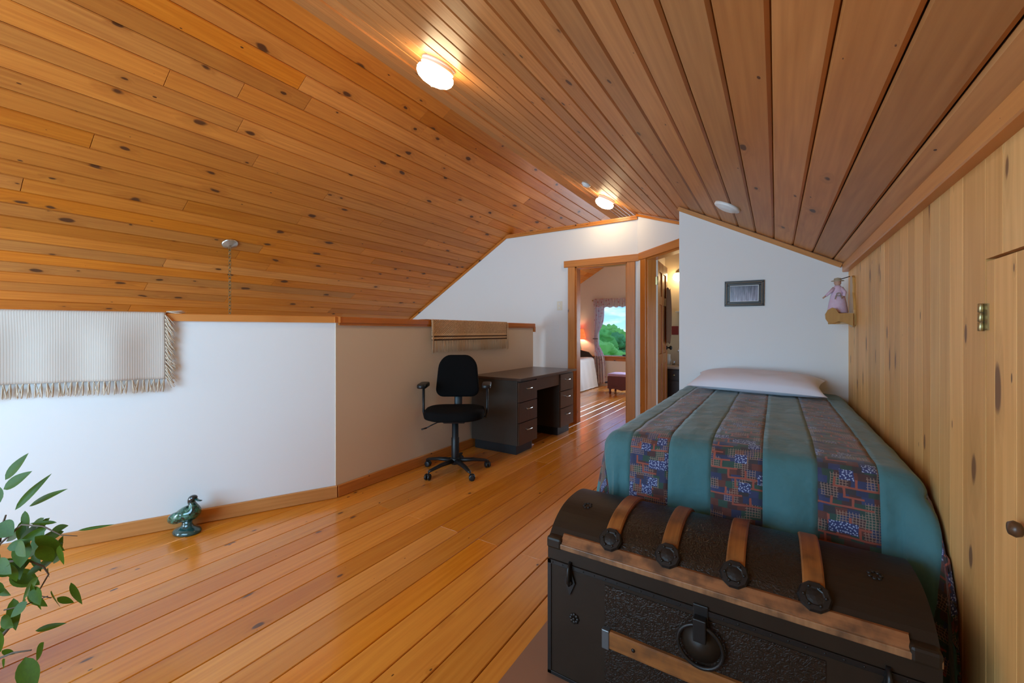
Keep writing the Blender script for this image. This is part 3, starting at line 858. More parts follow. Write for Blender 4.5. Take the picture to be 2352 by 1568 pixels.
M_TRAIL = wood('trunk_rail_worn', (0.40,0.17,0.065), (0.19,0.07,0.025), knotc=(0.04,0.02,0.01), density=0.25, rough=0.5, coat=0.05, spread=0.08, grain=90, wear=0.75)
TX0, TX1, TY0, TY1 = -0.665, 0.308, 1.268, 1.672
trunk = thing('dome_top_trunk', 'antique black dome-top trunk with wooden slats at the foot of the bed', 'trunk', (TX0, TY0, 0))
TL, TD = TX1-TX0, TY1-TY0
mb = MB(); mb.box(0, TL, 0, TD, 0.004, 0.398); mb.build('body', M_TINP, trunk, bevel=0.006)
mb = MB(); mb.box(0.205, TL-0.205, -0.0025, 0.001, 0.02, 0.372); mb.build('embossed_panel', M_TIN, trunk)
# lid: vertical rim then a low dome
def dome(yy):
    s_ = yy/TD
    return 0.462 + 0.084*max(0, 1-abs(2*s_-1.04)**2.5)**0.8 + 0.005*s_
def lid_prof(off=0.0, n=22):
    pts = [(-off, 0.400), (-off, 0.462)]
    for i in range(n+1):
        yy = TD*i/n
        pts.append((yy + off*(-1+2*i/n), dome(yy)+off))
    pts += [(TD+off, 0.462), (TD+off, 0.400)]
    return pts
lp = lid_prof()
mb = MB(); mb.prism([(p[0],p[1]) for p in lp][::-1], (0,0,0), uy, uz, ux, TL, smooth=False)
lid = mb.build('lid', M_TINP, trunk)
mb = MB()   # embossed tin skin between the outer slats
q = [(TD*i/20, dome(TD*i/20)+0.0022) for i in range(1, 20)]
for i in range(len(q)-1):
    mb.add([(0.205,)+q[i], (TL-0.205,)+q[i], (TL-0.205,)+q[i+1], (0.205,)+q[i+1]], [(0,1,2,3)], 0, True)
mb.build('embossed_lid_panel', M_TIN, trunk)
# front and back wooden rails of the lid
board('lid_rail', 0.042, TL-0.10, 0.022, 0.006, M_TRAIL, trunk, (TL-0.05, -0.010, 0.462), V(0,0.72,0.69), V(-1,0,0), V(0,0.72,0.69).cross(V(-1,0,0)))
mb = MB(); mb.box(0.0, TL, -0.010, 0.004, 0.445, 0.463); mb.build('lid_edge', M_TRAIL, trunk, bevel=0.003)
for xx_ in (0.0, TL-0.055):
    mb = MB(); mb.box(xx_, xx_+0.055, -0.012, 0.03, 0.44, 0.478); mb.build('corner_cap', M_TINP, trunk, bevel=0.008)
for xs in (-0.452, -0.275, -0.097, 0.083):
    x_ = xs - TX0
    mb = MB(); wq = 0.024; n_ = 18; y0_, y1_ = 0.030, TD-0.03
    rows = []
    for i in range(n_+1):
        yy = y0_ + (y1_-y0_)*i/n_; zz = dome(yy)
        rows.append([(x_-wq, yy, zz-0.001), (x_-wq, yy, zz+0.010), (x_-wq+0.004, yy, zz+0.014), (x_+wq-0.004, yy, zz+0.014), (x_+wq, yy, zz+0.010), (x_+wq, yy, zz-0.001)])
    vs = [v for r_ in rows for v in r_]; fs = []
    for i in range(n_):
        for k in range(5): fs.append((i*6+k, (i+1)*6+k, (i+1)*6+k+1, i*6+k+1))
    fs += [tuple(range(6)), tuple(range(n_*6+5, n_*6-1, -1))]
    mb.add(vs, fs, 0, True)
    sl = mb.build('slat', M_TSLAT, trunk)
    md = sl.modifiers.new('es', 'EDGE_SPLIT'); md.split_angle = math.radians(40)
    nrm = V(0, -0.72, 0.69).normalized()
    Mr = nrm.to_track_quat('Z', 'Y').to_matrix()
    mb = MB(); mb.lathe([(0.036,-0.012),(0.037,0.011),(0.033,0.0165),(0.022,0.0170),(0.019,0.015),(0.012,0.0165),(0.0,0.018)], (x_, 0.036, dome(0.036)+0.004), 10, M=Mr, smooth=False)
    for k in range(6):
        an = k*PI/3
        mb.sphere(V(x_, 0.036, dome(0.036)+0.004) + Mr @ V(0.0235*math.cos(an), 0.0235*math.sin(an), 0.0175), (0.004,0.004,0.004), 6, 4)
    mb.build('slat_clasp', M_METALD, trunk)
# front slat with metal end caps
board('front_slat', 0.055, TL-0.43, 0.014, 0.004, M_TSLAT, trunk, (TL-0.215, -0.0165, 0.183), uz, V(-1,0,0), V(0,-1,0))
for xx_ in (0.2, TL-0.225):
    mb = MB(); mb.box(xx_, xx_+0.025, -0.019, 0.0, 0.180, 0.241); mb.build('slat_end', plain('worn_zinc', (0.16,0.16,0.16), 0.4, metal=0.7), trunk, bevel=0.003)
for xx_ in (0.3, 0.55, 0.68):
    mb = MB(); mb.sphere((xx_, -0.017, 0.212), (0.006,0.004,0.006), 8, 6); mb.build('stud', M_METALD, trunk)
# edge binding strips of the body
mb = MB()
for (x0,x1,z0,z1) in ((0,0.014,0.004,0.398),(TL-0.014,TL,0.004,0.398),(0,TL,0.384,0.398),(0,TL,0.004,0.016)):
    mb.box(x0,x1,-0.0035,0.0,z0,z1)
mb.build('edge_binding', M_METALD, trunk, bevel=0.001, bseg=1)
# ring handle
mb = MB(); mb.torus((TL/2, -0.018, 0.302), 0.058, 0.0055, 32, 8, M=Matrix.Rotation(PI/2,3,'X')); mb.build('ring_handle', M_METALD, trunk)
mb = MB(); mb.box(TL/2-0.017, TL/2+0.017, -0.030, 0.0, 0.318, 0.382); mb.box(TL/2-0.02, TL/2+0.02, -0.006, 0.0, 0.30, 0.41); mb.build('handle_bracket', M_METALD, trunk, bevel=0.003)
mb = MB(); mb.lathe([(0.050,0.0),(0.050,0.003),(0.0,0.005)], (TL/2,-0.002,0.30), 28, M=Matrix.Rotation(PI/2,3,'X')); mb.build('handle_plate', M_TINP, trunk)
# latches and rosettes
for xx_ in (0.085, TL-0.09):
    mb = MB(); Mx = Matrix.Rotation(PI/2,3,'X')
    mb.prism([(-0.019,0.345),(0.0,0.300),(0.019,0.345),(0.008,0.375),(0.004,0.41),(-0.004,0.41),(-0.008,0.375)], (xx_,-0.001,0), ux, uz, V(0,-1,0), 0.007)
    mb.tube([(xx_,-0.008,0.408),(xx_,-0.018,0.39),(xx_,-0.02,0.36),(xx_,-0.014,0.335)], [0.004,0.006,0.007,0.004], 8)
    mb.sphere((xx_,-0.012,0.345), (0.012,0.007,0.009), 10, 6)
    mb.build('latch', M_METALD, trunk)
    mb = MB()
    for k in range(8):
        an = k*PI/4; mb.sphere((xx_+0.014+0.012*math.cos(an), -0.002, 0.225+0.012*math.sin(an)), (0.0065,0.004,0.0065), 8, 5)
    mb.sphere((xx_+0.014,-0.004,0.225), (0.006,0.005,0.006), 8, 6)
    mb.build('rosette', M_METALD, trunk)
    mb = MB()
    for k in range(7):
        an = k*2*PI/7; yy = 0.15+0.014*math.sin(an); mb.sphere((xx_+0.012*math.cos(an), yy, dome(yy)), (0.006,0.006,0.004), 8, 5)
    mb.build('lid_ornament', M_METALD, trunk)
# hinged nails along the rim
mb = MB()
for i in range(26):
    mb.sphere((0.02+i*(TL-0.04)/25, -0.0035, 0.391), (0.0028,0.002,0.0028), 6, 4)
nl = mb.build('rim_nails', M_METALD, trunk); nl['kind'] = 'stuff'
struct_mat = None
# faded boards beside the trunk: a thin mat
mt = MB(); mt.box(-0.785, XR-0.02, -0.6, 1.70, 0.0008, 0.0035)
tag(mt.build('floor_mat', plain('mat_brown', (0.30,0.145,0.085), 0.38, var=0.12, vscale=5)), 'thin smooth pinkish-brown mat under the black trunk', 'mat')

# ------------------------------------------------------------------ desk
M_DESK = wood('desk_walnut', (0.085,0.042,0.024), (0.052,0.024,0.013), knotc=(0.03,0.015,0.01), density=0.03, rough=0.33, coat=0.3, spread=0.08, grain=80)
M_DESKS = plain('desk_side_laminate', (0.062,0.047,0.035), 0.36, var=0.35, vscale=4, coat=0.15)
M_KICK = plain('desk_kick', (0.012,0.013,0.014), 0.5)
desk = thing('writing_desk', 'dark brown pedestal desk with six drawers against the cream half wall', 'desk', (-2.61, 3.31, 0))
DL, DD, DH = 1.25, 0.565, 0.738     # along Y, along X, height
# local x: out from wall, local y: along wall
board('desk_top', DD+0.035, DL+0.03, 0.024, 0.003, M_DESK, desk, (-0.005,-0.015,DH), ux, uy, uz)
PWd = 0.36
for k_, y0_ in enumerate((0.0, DL-PWd)):
    mb = MB(); mb.box(0, DD-0.02, y0_, y0_+PWd, 0.095, DH-0.025); mb.build('pedestal', M_DESKS, desk, bevel=0.002)
    mb = MB(); mb.box(0.02, DD-0.05, y0_+0.03, y0_+PWd-0.03, 0.001, 0.095); mb.build('plinth', M_KICK, desk)
    hs_ = (0.215, 0.195, 0.195)
    z_ = 0.098
    for h_ in hs_:
        dr = board('drawer', PWd-0.012, h_-0.006, 0.018, 0.003, M_DESK, desk, (DD, y0_+0.006, z_), uy, uz, ux)
        hd = MB(); yc = 0.5*(PWd-0.012) ; zc = h_*0.62
        hd.tube([(yc-0.045, zc, 0.0),(yc-0.045, zc, 0.018),(yc+0.045, zc, 0.018),(yc+0.045, zc, 0.0)], 0.0045, 8)
        hd.build('handle', M_STEEL, dr)
        z_ += h_
mb = MB(); mb.box(DD-0.04, DD-0.012, PWd, DL-PWd, DH-0.155, DH-0.025); mb.build('centre_drawer', M_DESK, desk, bevel=0.002)
mb = MB(); mb.box(0.03, 0.045, PWd, DL-PWd, 0.15, DH-0.03); mb.build('back_panel', M_KICK, desk)
tag(MB().box(-2.155, -2.125, 3.69, 3.74, 0.001, 0.012).box(-2.155, -2.145, 3.70, 3.73, 0.012, 0.045).build('cord_adaptor', M_WPLAS, bevel=0.002), 'small white adaptor on the floor under the desk kneehole', 'adaptor')

# ------------------------------------------------------------------ office chair
M_BLKF = plain('black_upholstery', (0.006,0.006,0.0065), 0.95)
M_BLKF.node_tree.nodes['Principled BSDF'].inputs['Specular IOR Level'].default_value = 0.12
M_BLKP = plain('black_plastic', (0.010,0.012,0.014), 0.42)
chair = thing('office_chair', 'black swivel office chair with armrests standing before the cream half wall', 'chair', (-2.30, 2.69, 0), math.radians(34))
# local: chair faces -y
def rrect(w, h, r, n=6, top=None):
    top = top or r
    pts = []
    for (cx, cy, a0, rr) in ((w/2-r, -h/2+r, -PI/2, r), (w/2-top, h/2-top, 0, top), (-w/2+top, h/2-top, PI/2, top), (-w/2+r, -h/2+r, PI, r)):
        for i in range(n+1):
            a = a0 + PI/2*i/n
            pts.append((cx+rr*math.cos(a), cy+rr*math.sin(a)))
    return pts
def cushion(pts, origin, u, v, n, t, bulge, name, mat, parent, curve=0.0):
    """padded slab: outline pts, thickness t, rounded edge"""
    o, u, v, n = Vector(origin), Vector(u), Vector(v), Vector(n)
    lay = [(0.92,-t/2),(0.985,-t*0.42),(1.0,-t*0.2),(1.0,t*0.15),(0.975,t*0.38),(0.9,t*0.5),(0.6,t*0.5+bulge*0.7),(0.25,t*0.5+bulge)]
    mb = MB(); k = len(pts); vs = []
    for sc_, zz in lay:
        for p in pts:
            vs.append(o + u*p[0]*sc_ + v*p[1]*sc_ + n*(zz - curve*(p[0]*sc_)**2))
    fs = [(i*k+j, i*k+(j+1)%k, (i+1)*k+(j+1)%k, (i+1)*k+j) for i in range(len(lay)-1) for j in range(k)]
    fs.append(tuple(range(k-1,-1,-1))); fs.append(tuple(range((len(lay)-1)*k, len(lay)*k)))
    mb.add(vs, fs, 0, True)
    return mb.build(name, mat, parent)
cushion(rrect(0.50,0.46,0.17,8), (0,-0.02,0.495), ux, uy, uz, 0.075, 0.006, 'seat', M_BLKF, chair, curve=-0.10)
bt = V(0, 0.30, 1).normalized(); bn = V(0,-1,0.30).normalized()
cushion([(p[0]*(1-0.16*(p[1]/0.375+0.5)), p[1]) for p in rrect(0.395,0.375,0.075,7,top=0.12)], (0,0.215,0.785), ux, V(0,0.13,0.99).normalized(), V(0,-0.99,0.13).normalized(), 0.06, 0.004, 'backrest', M_BLKF, chair, curve=-0.35)
mb = MB(); mb.tube([(0,0.05,0.435),(0,0.20,0.44),(0,0.245,0.50),(0,0.25,0.66),(0,0.262,0.80)], [(0.035,0.008)]*5, 10); mb.build('back_post', M_BLKP, chair)
mb = MB(); mb.box(-0.09,0.09,-0.10,0.10,0.42,0.455); mb.box(-0.245,0.245,0.0,0.05,0.44,0.455); mb.build('seat_plate', M_BLKP, chair, bevel=0.008)
for sg in (-1, 1):
    arm = MB(); arm.tube([(sg*0.20,0.025,0.447),(sg*0.262,0.02,0.452),(sg*0.272,0.02,0.50),(sg*0.272,0.02,0.715)], [(0.016,0.011)]*4, 8)
    a_ = arm.build('arm', M_BLKP, chair)
    cushion(rrect(0.075,0.24,0.036,6), (sg*0.268,-0.005,0.728), ux, uy, uz, 0.034, 0.003, 'arm_pad', M_BLKP, a_)
mb = MB(); mb.lathe([(0.030,0.085),(0.033,0.10),(0.033,0.28),(0.028,0.285),(0.028,0.405),(0.020,0.41),(0.020,0.43)], (0,0,0), 18); mb.build('gas_column', M_BLKP, chair)
mb = MB(); mb.tube([(-0.05,-0.03,0.425),(-0.14,-0.07,0.425),(-0.19,-0.09,0.405),(-0.23,-0.11,0.385)], 0.005, 8); mb.tube([(-0.225,-0.108,0.388),(-0.262,-0.125,0.38)], [(0.012,0.006)]*2, 8); mb.build('lever', M_BLKP, chair)
mb = MB(); mb.lathe([(0.035,0.058),(0.042,0.07),(0.042,0.105),(0.034,0.115)], (0,0,0), 18); mb.build('hub', M_BLKP, chair)
# star base directions taken in chair space
crz = chair.rotation_euler.z
for k in range(5):
    an = math.radians(-97 + 72*k) - crz
    d = V(math.cos(an), math.sin(an), 0); s_ = V(-d.y, d.x, 0)
    mb = MB(); mb.tube([d*0.03+V(0,0,0.088), d*0.16+V(0,0,0.083), d*0.265+V(0,0,0.068), d*0.285+V(0,0,0.062)], [(0.026,0.020),(0.021,0.015),(0.017,0.011),(0.010,0.008)], 10, up=(0,0,1))
    lg = mb.build('base_leg', M_BLKP, chair)
    c_ = d*0.285
    cs = MB()
    ca = an + 0.7*k + 0.4; cd = V(math.cos(ca), math.sin(ca), 0); ct = V(-cd.y, cd.x, 0)
    Mw = Matrix((ct, uz, ct.cross(uz))).transposed()
    rot = ct.to_track_quat('Z','Y').to_matrix()
    for sg in (-1, 1):
        cs.lathe([(0.015,-0.009),(0.024,-0.007),(0.0255,-0.003),(0.0255,0.004),(0.022,0.008),(0.008,0.010)], c_ + ct*0.014*sg + cd*0.014 + V(0,0,0.0262), 16, M=rot)
    cs.sphere(c_ + cd*0.006 + V(0,0,0.038), (0.016,0.016,0.012), 10, 6)
    cs.tube([c_+V(0,0,0.04), c_+V(0,0,0.066)], 0.006, 8)
    cs.build('caster', M_BLKP, lg)

# ------------------------------------------------------------------ ceiling lights and detectors on the right slope
M_GLOBE = emit('lit_opal_glass', (1.0, 0.76, 0.44), 22.0)
M_GLOBEF = plain('lamp_rim_white', (0.78,0.74,0.70), 0.4)
def slope_M(): return n2.to_track_quat('Z', 'Y').to_matrix()
def ceiling_light(px, py, label):
    r = thing('ceiling_light', label, 'light', (px, py, zr(px)), group='ceiling lights on the right slope')
    Q = slope_M()
    mb = MB(); mb.lathe([(0.098,-0.002),(0.100,0.010),(0.094,0.013),(0.094,0.020),(0.098,0.022),(0.098,0.028),(0.090,0.032),(0.086,0.040)], (0,0,0), 32, M=Q); mb.build('base_ring', M_GLOBEF, r)
    mb = MB(); mb.lathe([(0.086,0.036),(0.104,0.046),(0.110,0.062),(0.106,0.080),(0.090,0.098),(0.062,0.111),(0.030,0.118),(0.0,0.120)], (0,0,0), 32, M=Q); mb.build('globe', M_GLOBE, r)
    mb = MB(); mb.lathe([(0.009,0.118),(0.009,0.122),(0.005,0.128),(0.0,0.129)], (0,0,0), 12, M=Q); mb.build('finial', M_GLOBEF, r)
    return r
ceiling_light(-1.63, 1.765, 'lit opal dome ceiling light, the larger nearer one of two on the slope')
ceiling_light(-1.645, 4.60, 'lit opal dome ceiling light close to the bedroom partition')
def detector(px, py, R_, h, name, label):
    mb = MB(); mb.lathe([(R_,-0.001),(R_,h*0.45),(R_*0.93,h*0.62),(R_*0.72,h*0.66),(R_*0.66,h*0.9),(R_*0.5,h),(0,h)], (0,0,0), 28, M=slope_M())
    o = mb.build(name, M_WPLAS); o.location = (px, py, zr(px)); tag(o, label, 'detector'); return o
detector(-0.262, 3.00, 0.082, 0.03, 'smoke_detector', 'round white smoke detector on the slope above the head wall')
detector(-1.69, 4.10, 0.05, 0.035, 'heat_detector', 'small white detector near the far lit ceiling light')

# ------------------------------------------------------------------ chain pendant over the stairwell
px_, py_ = -4.205, 1.775
pend = thing('chain_pendant', 'brass canopy and chain hanging from the left slope over the stairwell', 'pendant lamp', (px_, py_, zl(px_)))
mb = MB(); mb.lathe([(0.064,-0.001),(0.066,0.006),(0.058,0.014),(0.030,0.022),(0.022,0.03),(0.010,0.034),(0.0,0.034)], (0,0,0), 24, M=n1.to_track_quat('Z','Y').to_matrix()); mb.build('canopy', M_STEEL, pend)
mb = MB()
lk = MB(); lk.torus((0,0,0), 0.0115, 0.0022, 16, 6, M=Matrix.Rotation(PI/2,3,'X'), sx=1.0, sy=1.7); lkme = lk.mesh('chain_link', M_CHAIN)
for i in range(48):
    link_mesh('chain_link', lkme, pend, Matrix.Translation((0.0,0,-0.05-i*0.0315)) @ Matrix.Rotation((i%2)*PI/2+0.5,4,'Z'))
mb = MB(); mb.lathe([(0.03,-1.55),(0.06,-1.60),(0.19,-1.74),(0.20,-1.76),(0.19,-1.75),(0.05,-1.61),(0.0,-1.60)], (0,0,0), 24); mb.build('lamp_shade', M_BRASS, pend)

# ------------------------------------------------------------------ fringed textiles over the half walls
M_THROW = plain('cream_woven_cotton', (0.62,0.545,0.48), 0.9, var=0.05, vscale=6)
def rib(m, axis_uv=0, scale=140.0, strength=0.5):
    t = m.node_tree; p = t.nodes['Principled BSDF']
    uv = nn(t, 'ShaderNodeUVMap'); sp = nn(t, 'ShaderNodeSeparateXYZ'); t.links.new(uv.outputs[0], sp.inputs[0])
    s_ = math_(t, 'SINE', math_(t, 'MULTIPLY', sp.outputs[axis_uv], scale*2*PI))
    bp = nn(t, 'ShaderNodeBump'); bp.inputs['Strength'].default_value = strength; bp.inputs['Distance'].default_value = 0.003
    t.links.new(s_, bp.inputs['Height']); t.links.new(bp.outputs[0], p.inputs['Normal'])
rib(M_THROW, 0, 100.0, 0.16)
throw = thing('throw_blanket', 'cream ribbed throw with tassel fringe draped over the white half wall', 'blanket', (0,0,0))
T0s, T1s = 0.945, 2.35      # distance from the corner along the wall
drop = 0.385
def throw_pt(s_, h):
    # h: 0 at back hem .. over the cap .. down the room side
    p = C0 + DW*s_
    back, over = 0.22, 0.175
    if h < back: off, z_ = -0.142, CAPZ - (back-h)
    elif h < back+over:
        q_ = (h-back)/over; off = -0.142 + q_*0.18; z_ = CAPZ + 0.004 + 0.006*math.sin(PI*q_)
    else:
        dd = h-back-over
        off = 0.038 + 0.012*math.sin(s_*11+1)*min(1,dd/0.15) + 0.008*math.sin(s_*23)*min(1,dd/0.2); z_ = CAPZ - dd - 0.012*math.sin(s_*3.0)*dd
    p = p + NW*off
    return (p.x, p.y, z_)
hq = lin(0, 0.22, 6) + lin(0.235, 0.385, 8) + lin(0.40, 0.22+0.175+drop, 22)
grid('cloth', throw_pt, lin(T0s, T1s, 90), hq, M_THROW, throw, solid=0.005)
M_TASSEL = plain('cream_tassel', (0.72,0.60,0.47), 0.9, var=0.12, vscale=20)
def tassel_mesh(seed, L):
    r = random.Random(seed); mb = MB()
    mb.sphere((0,0,-0.006), (0.0045,0.0045,0.006), 6, 4)
    for k in range(5):
        a = k*2*PI/5; sx, sy = 0.004*math.cos(a), 0.004*math.sin(a)
        bx, by = r.uniform(-0.010,0.010), r.uniform(-0.003,0.006)
        mb.tube([(sx*0.4,sy*0.4,-0.004),(sx+bx*0.3,sy,-L*0.35),(sx*1.5+bx*0.8,sy+by*0.5,-L*0.7),(sx*1.7+bx,sy+by,-L*r.uniform(0.9,1.05))], [0.0018,0.0021,0.0021,0.0012], 5)
    return mb.mesh('tassel', M_TASSEL)
tm = [tassel_mesh(i, 0.078) for i in range(5)]
hend = 0.22+0.175+drop
for i in range(62):
    s_ = T0s + 0.008 + i*0.0228
    p = throw_pt(s_, hend)
    Mx = Matrix.Translation(p) @ Matrix.Rotation(math.atan2(DW.y, DW.x)+random.uniform(-0.3,0.3),4,'Z') @ Matrix.Rotation(random.uniform(-0.12,0.12),4,'Y')
    link_mesh('tassel', tm[i%5], throw, Mx)
for i in range(17):    # side fringe along the near edge, hanging out and down
    h = 0.22+0.175+0.01 + i*0.0225
    p = Vector(throw_pt(T0s, h)) + NW*0.004
    Mx = Matrix.Translation(p) @ Matrix.Rotation(math.atan2(-DW.y,-DW.x),4,'Z') @ Matrix.Rotation(-random.uniform(0.45,0.75),4,'Y')
    link_mesh('tassel', tm[i%5], throw, Mx)
for i in range(6):
    p = Vector(throw_pt(T0s, 0.24 + i*0.026)) + V(0,0,0.004)
    link_mesh('tassel', tm[i%5], throw, Matrix.Translation(p) @ Matrix.Rotation(math.atan2(-DW.y,-DW.x),4,'Z') @ Matrix.Rotation(-1.45,4,'Y'))

def runner_mat():
    m, t, p = newmat('woven_runner_cloth'); p.inputs['Roughness'].default_value = 0.9
    uv = nn(t, 'ShaderNodeUVMap'); sp = nn(t, 'ShaderNodeSeparateXYZ'); t.links.new(uv.outputs[0], sp.inputs[0])
    nz = nn(t, 'ShaderNodeTexNoise', noise_dimensions='2D'); nz.inputs['Scale'].default_value = 60; nz.inputs['Detail'].default_value = 4; t.links.new(uv.outputs[0], nz.inputs['Vector'])
    dia = math_(t, 'SINE', math_(t, 'MULTIPLY', math_(t, 'ADD', sp.outputs[0], math_(t, 'MULTIPLY', sp.outputs[1], 1.4)), 260))
    c = mixc(t, math_(t, 'MULTIPLY_ADD', dia, 0.3, math_(t, 'MULTIPLY', nz.outputs[0], 0.9), clamp=True), (0.86,0.60,0.37), (0.36,0.19,0.095))
    # plain weft near the hem with dark stripes
    hem = math_(t, 'GREATER_THAN', sp.outputs[1], 0.435)
    c = mixc(t, hem, c, (0.82,0.56,0.33))
    for z_ in (0.462, 0.492):
        st = math_(t, 'LESS_THAN', math_(t, 'ABSOLUTE', math_(t, 'SUBTRACT', sp.outputs[1], z_)), 0.007)
        c = mixc(t, st, c, (0.10,0.045,0.02))
    t.links.new(c, p.inputs['Base Color'])
    bp = nn(t, 'ShaderNodeBump'); bp.inputs['Strength'].default_value = 0.6; bp.inputs['Distance'].default_value = 0.003
    t.links.new(dia, bp.inputs['Height']); t.links.new(bp.outputs[0], p.inputs['Normal'])
    return m
runner = thing('table_runner', 'brown woven runner with long fringe hung over the cap behind the office chair', 'runner')
RY0, RY1 = 2.72, 3.955
def run_pt(y_, h):
    back, over = 0.12, 0.19
    if h < back: off, z_ = -0.148, CAPZ - (back-h)
    elif h < back+over:
        q_ = (h-back)/over; off = -0.148 + q_*0.188; z_ = CAPZ + 0.003 + 0.004*math.sin(PI*q_)
    else:
        dd = h-back-over; off = 0.040 + 0.006*math.sin(y_*17)*min(1,dd/0.1); z_ = CAPZ - dd
    return (C0.x+off, y_, z_)
grid('cloth', run_pt, lin(RY0, RY1, 60), lin(0,0.12,3)+lin(0.13,0.305,8)+lin(0.315,0.50,12), runner_mat(), runner, solid=0.004, flip=True)
M_FR = plain('tan_fringe', (0.88,0.66,0.43), 0.9, var=0.25, vscale=15)
def strand(seed, n, L, w):
    r = random.Random(seed); mb = MB()
    for k in range(n):
        o_ = r.uniform(-w, w); b_ = r.uniform(-0.006, 0.006)
        mb.tube([(0,o_*0.6,0),(0.001,o_+b_*0.4,-L*0.4),(0.002,o_+b_,-L*r.uniform(0.9,1.04))], [0.0016,0.0016,0.0011], 4)
    return mb.mesh('tassel', M_FR)
fm = [strand(i, 4, 0.112, 0.007) for i in range(6)]
for i in range(66):
    y_ = RY0 + 0.008 + i*(RY1-RY0-0.016)/65
    link_mesh('tassel', fm[i%6], runner, Matrix.Translation(run_pt(y_, 0.50)))
for y_, n_ in ((RY0+0.004, 3), (RY1-0.003, 2)):
    for k in range(n_):
        link_mesh('side_cord', strand(40+k, 4, 0.30, 0.005), runner, Matrix.Translation((C0.x+0.047, y_+0.006*k, CAPZ-0.005)))

# ------------------------------------------------------------------ picture, shelf with doll, switch plates
def picture_mat():
    m, t, p = newmat('frosty_reed_print'); p.inputs['Roughness'].default_value = 0.25
    tc = nn(t, 'ShaderNodeTexCoord'); sp = nn(t, 'ShaderNodeSeparateXYZ'); t.links.new(tc.outputs['Object'], sp.inputs[0])
    mp = nn(t, 'ShaderNodeCombineXYZ'); t.links.new(math_(t, 'MULTIPLY', sp.outputs[0], 150), mp.inputs[0]); t.links.new(math_(t, 'MULTIPLY', sp.outputs[2], 12), mp.inputs[2])
    nz = nn(t, 'ShaderNodeTexNoise'); nz.inputs['Scale'].default_value = 1; nz.inputs['Detail'].default_value = 4; nz.inputs['Distortion'].default_value = 0.6; t.links.new(mp.outputs[0], nz.inputs['Vector'])
    g = math_(t, 'MULTIPLY_ADD', sp.outputs[2], -7.0, 0.45, clamp=True)
    f = math_(t, 'MULTIPLY', math_(t, 'POWER', nz.outputs[0], 1.6), math_(t, 'MULTIPLY_ADD', g, 1.5, 0.35), clamp=True)
    t.links.new(mixc(t, f, (0.035,0.04,0.06), (0.62,0.63,0.80)), p.inputs['Base Color'])
    return m
M_FRAME = plain('dark_frame', (0.030,0.022,0.018), 0.35, var=0.3, vscale=20, coat=0.2)
M_FRAMEG = plain('frame_gilt_bead', (0.20,0.16,0.12), 0.4, metal=0.3)
PXc, PZc, PWi, PHi = -0.204, 1.472, 0.262, 0.193
pic = thing('framed_picture', 'small dark-framed print of frosty reeds on the head wall', 'picture', (PXc, YH, PZc))
pic.rotation_euler = (0, math.radians(0.6), 0)
def frame_ring(w, h, fw, d0, d1, mat, name):
    mb = MB(); y_a, y_b = -d1, -d0
    mb.box(-w/2, w/2, y_a, y_b, h/2-fw, h/2); mb.box(-w/2, w/2, y_a, y_b, -h/2, -h/2+fw); mb.box(-w/2, -w/2+fw, y_a, y_b, -h/2+fw, h/2-fw); mb.box(w/2-fw, w/2, y_a, y_b, -h/2+fw, h/2-fw)
    return mb.build(name, mat, pic, bevel=0.002)
frame_ring(PWi, PHi, 0.012, 0.002, 0.016, M_FRAME, 'outer_frame')
frame_ring(PWi-0.022, PHi-0.022, 0.006, 0.002, 0.020, M_FRAMEG, 'bead')
frame_ring(PWi-0.034, PHi-0.034, 0.018, 0.002, 0.014, M_FRAME, 'inner_frame')
frame_ring(PWi-0.066, PHi-0.066, 0.006, 0.002, 0.009, M_WPLAS, 'mat_border')
mb = MB(); mb.box(-PWi/2+0.036, PWi/2-0.036, -0.006, -0.002, -PHi/2+0.036, PHi/2-0.036); mb.build('print', picture_mat(), pic)

M_SHELF = wood('shelf_maple', (0.52,0.27,0.07), (0.40,0.18,0.04), density=0.05, rough=0.35, coat=0.2)
SY = 3.36
sh = thing('wall_shelf', 'small honey-coloured scroll shelf fixed to the pine knee wall by the corner', 'shelf', (XR, SY, 1.285))
bp_ = [(-0.085,-0.065),(-0.03,-0.075),(0.03,-0.075),(0.085,-0.065),(0.095,0.03),(0.075,0.10),(0.05,0.14),(0.058,0.19),(0.05,0.235),(0.02,0.25),(-0.02,0.25),(-0.05,0.235),(-0.058,0.19),(-0.05,0.14),(-0.075,0.10),(-0.095,0.03)]
mb = MB(); mb.prism([(-p[0],p[1]) for p in bp_][::-1], (0,0,0), V(0,-1,0), uz, V(-1,0,0), 0.014); mb.build('back_board', M_SHELF, sh, bevel=0.003)
n_ = 14; half = [(0.0,-0.087)] + [(-0.128*math.sin(PI*i/n_)**0.8 if 0 < i < n_ else 0.0, -0.085+0.17*i/n_) for i in range(n_+1)] + [(0.0,0.095)]
mb = MB(); mb.prism([(p[0]-0.012,p[1]) for p in half], (0,0,0.0), ux, uy, uz, 0.014); mb.prism([(p[0]*0.93-0.012,p[1]*0.93) for p in half], (0,0,-0.055), ux, uy, uz, 0.055); mb.build('shelf_board', M_SHELF, sh, bevel=0.003)
br = [(-0.014,0.010),(-0.085,0.012),(-0.100,0.040),(-0.118,0.048),(-0.140,0.034),(-0.154,0.006),(-0.152,-0.022),(-0.138,-0.046),(-0.115,-0.052),(-0.085,-0.040),(-0.055,-0.050),(-0.014,-0.070)]
mb = MB(); mb.prism([(p[0],p[1]) for p in br], (0,-0.088,0), ux, uz, V(0,-1,0), 0.014); mb.build('scroll_front', M_SHELF, sh, bevel=0.002)
M_PINK = plain('pink_cotton', (0.66,0.42,0.56), 0.9, var=0.0, vscale=60, col2=(0.72,0.60,0.74), bump=0.2, bscale=120)
M_SKIN = plain('doll_cloth_skin', (0.55,0.33,0.24), 0.8)
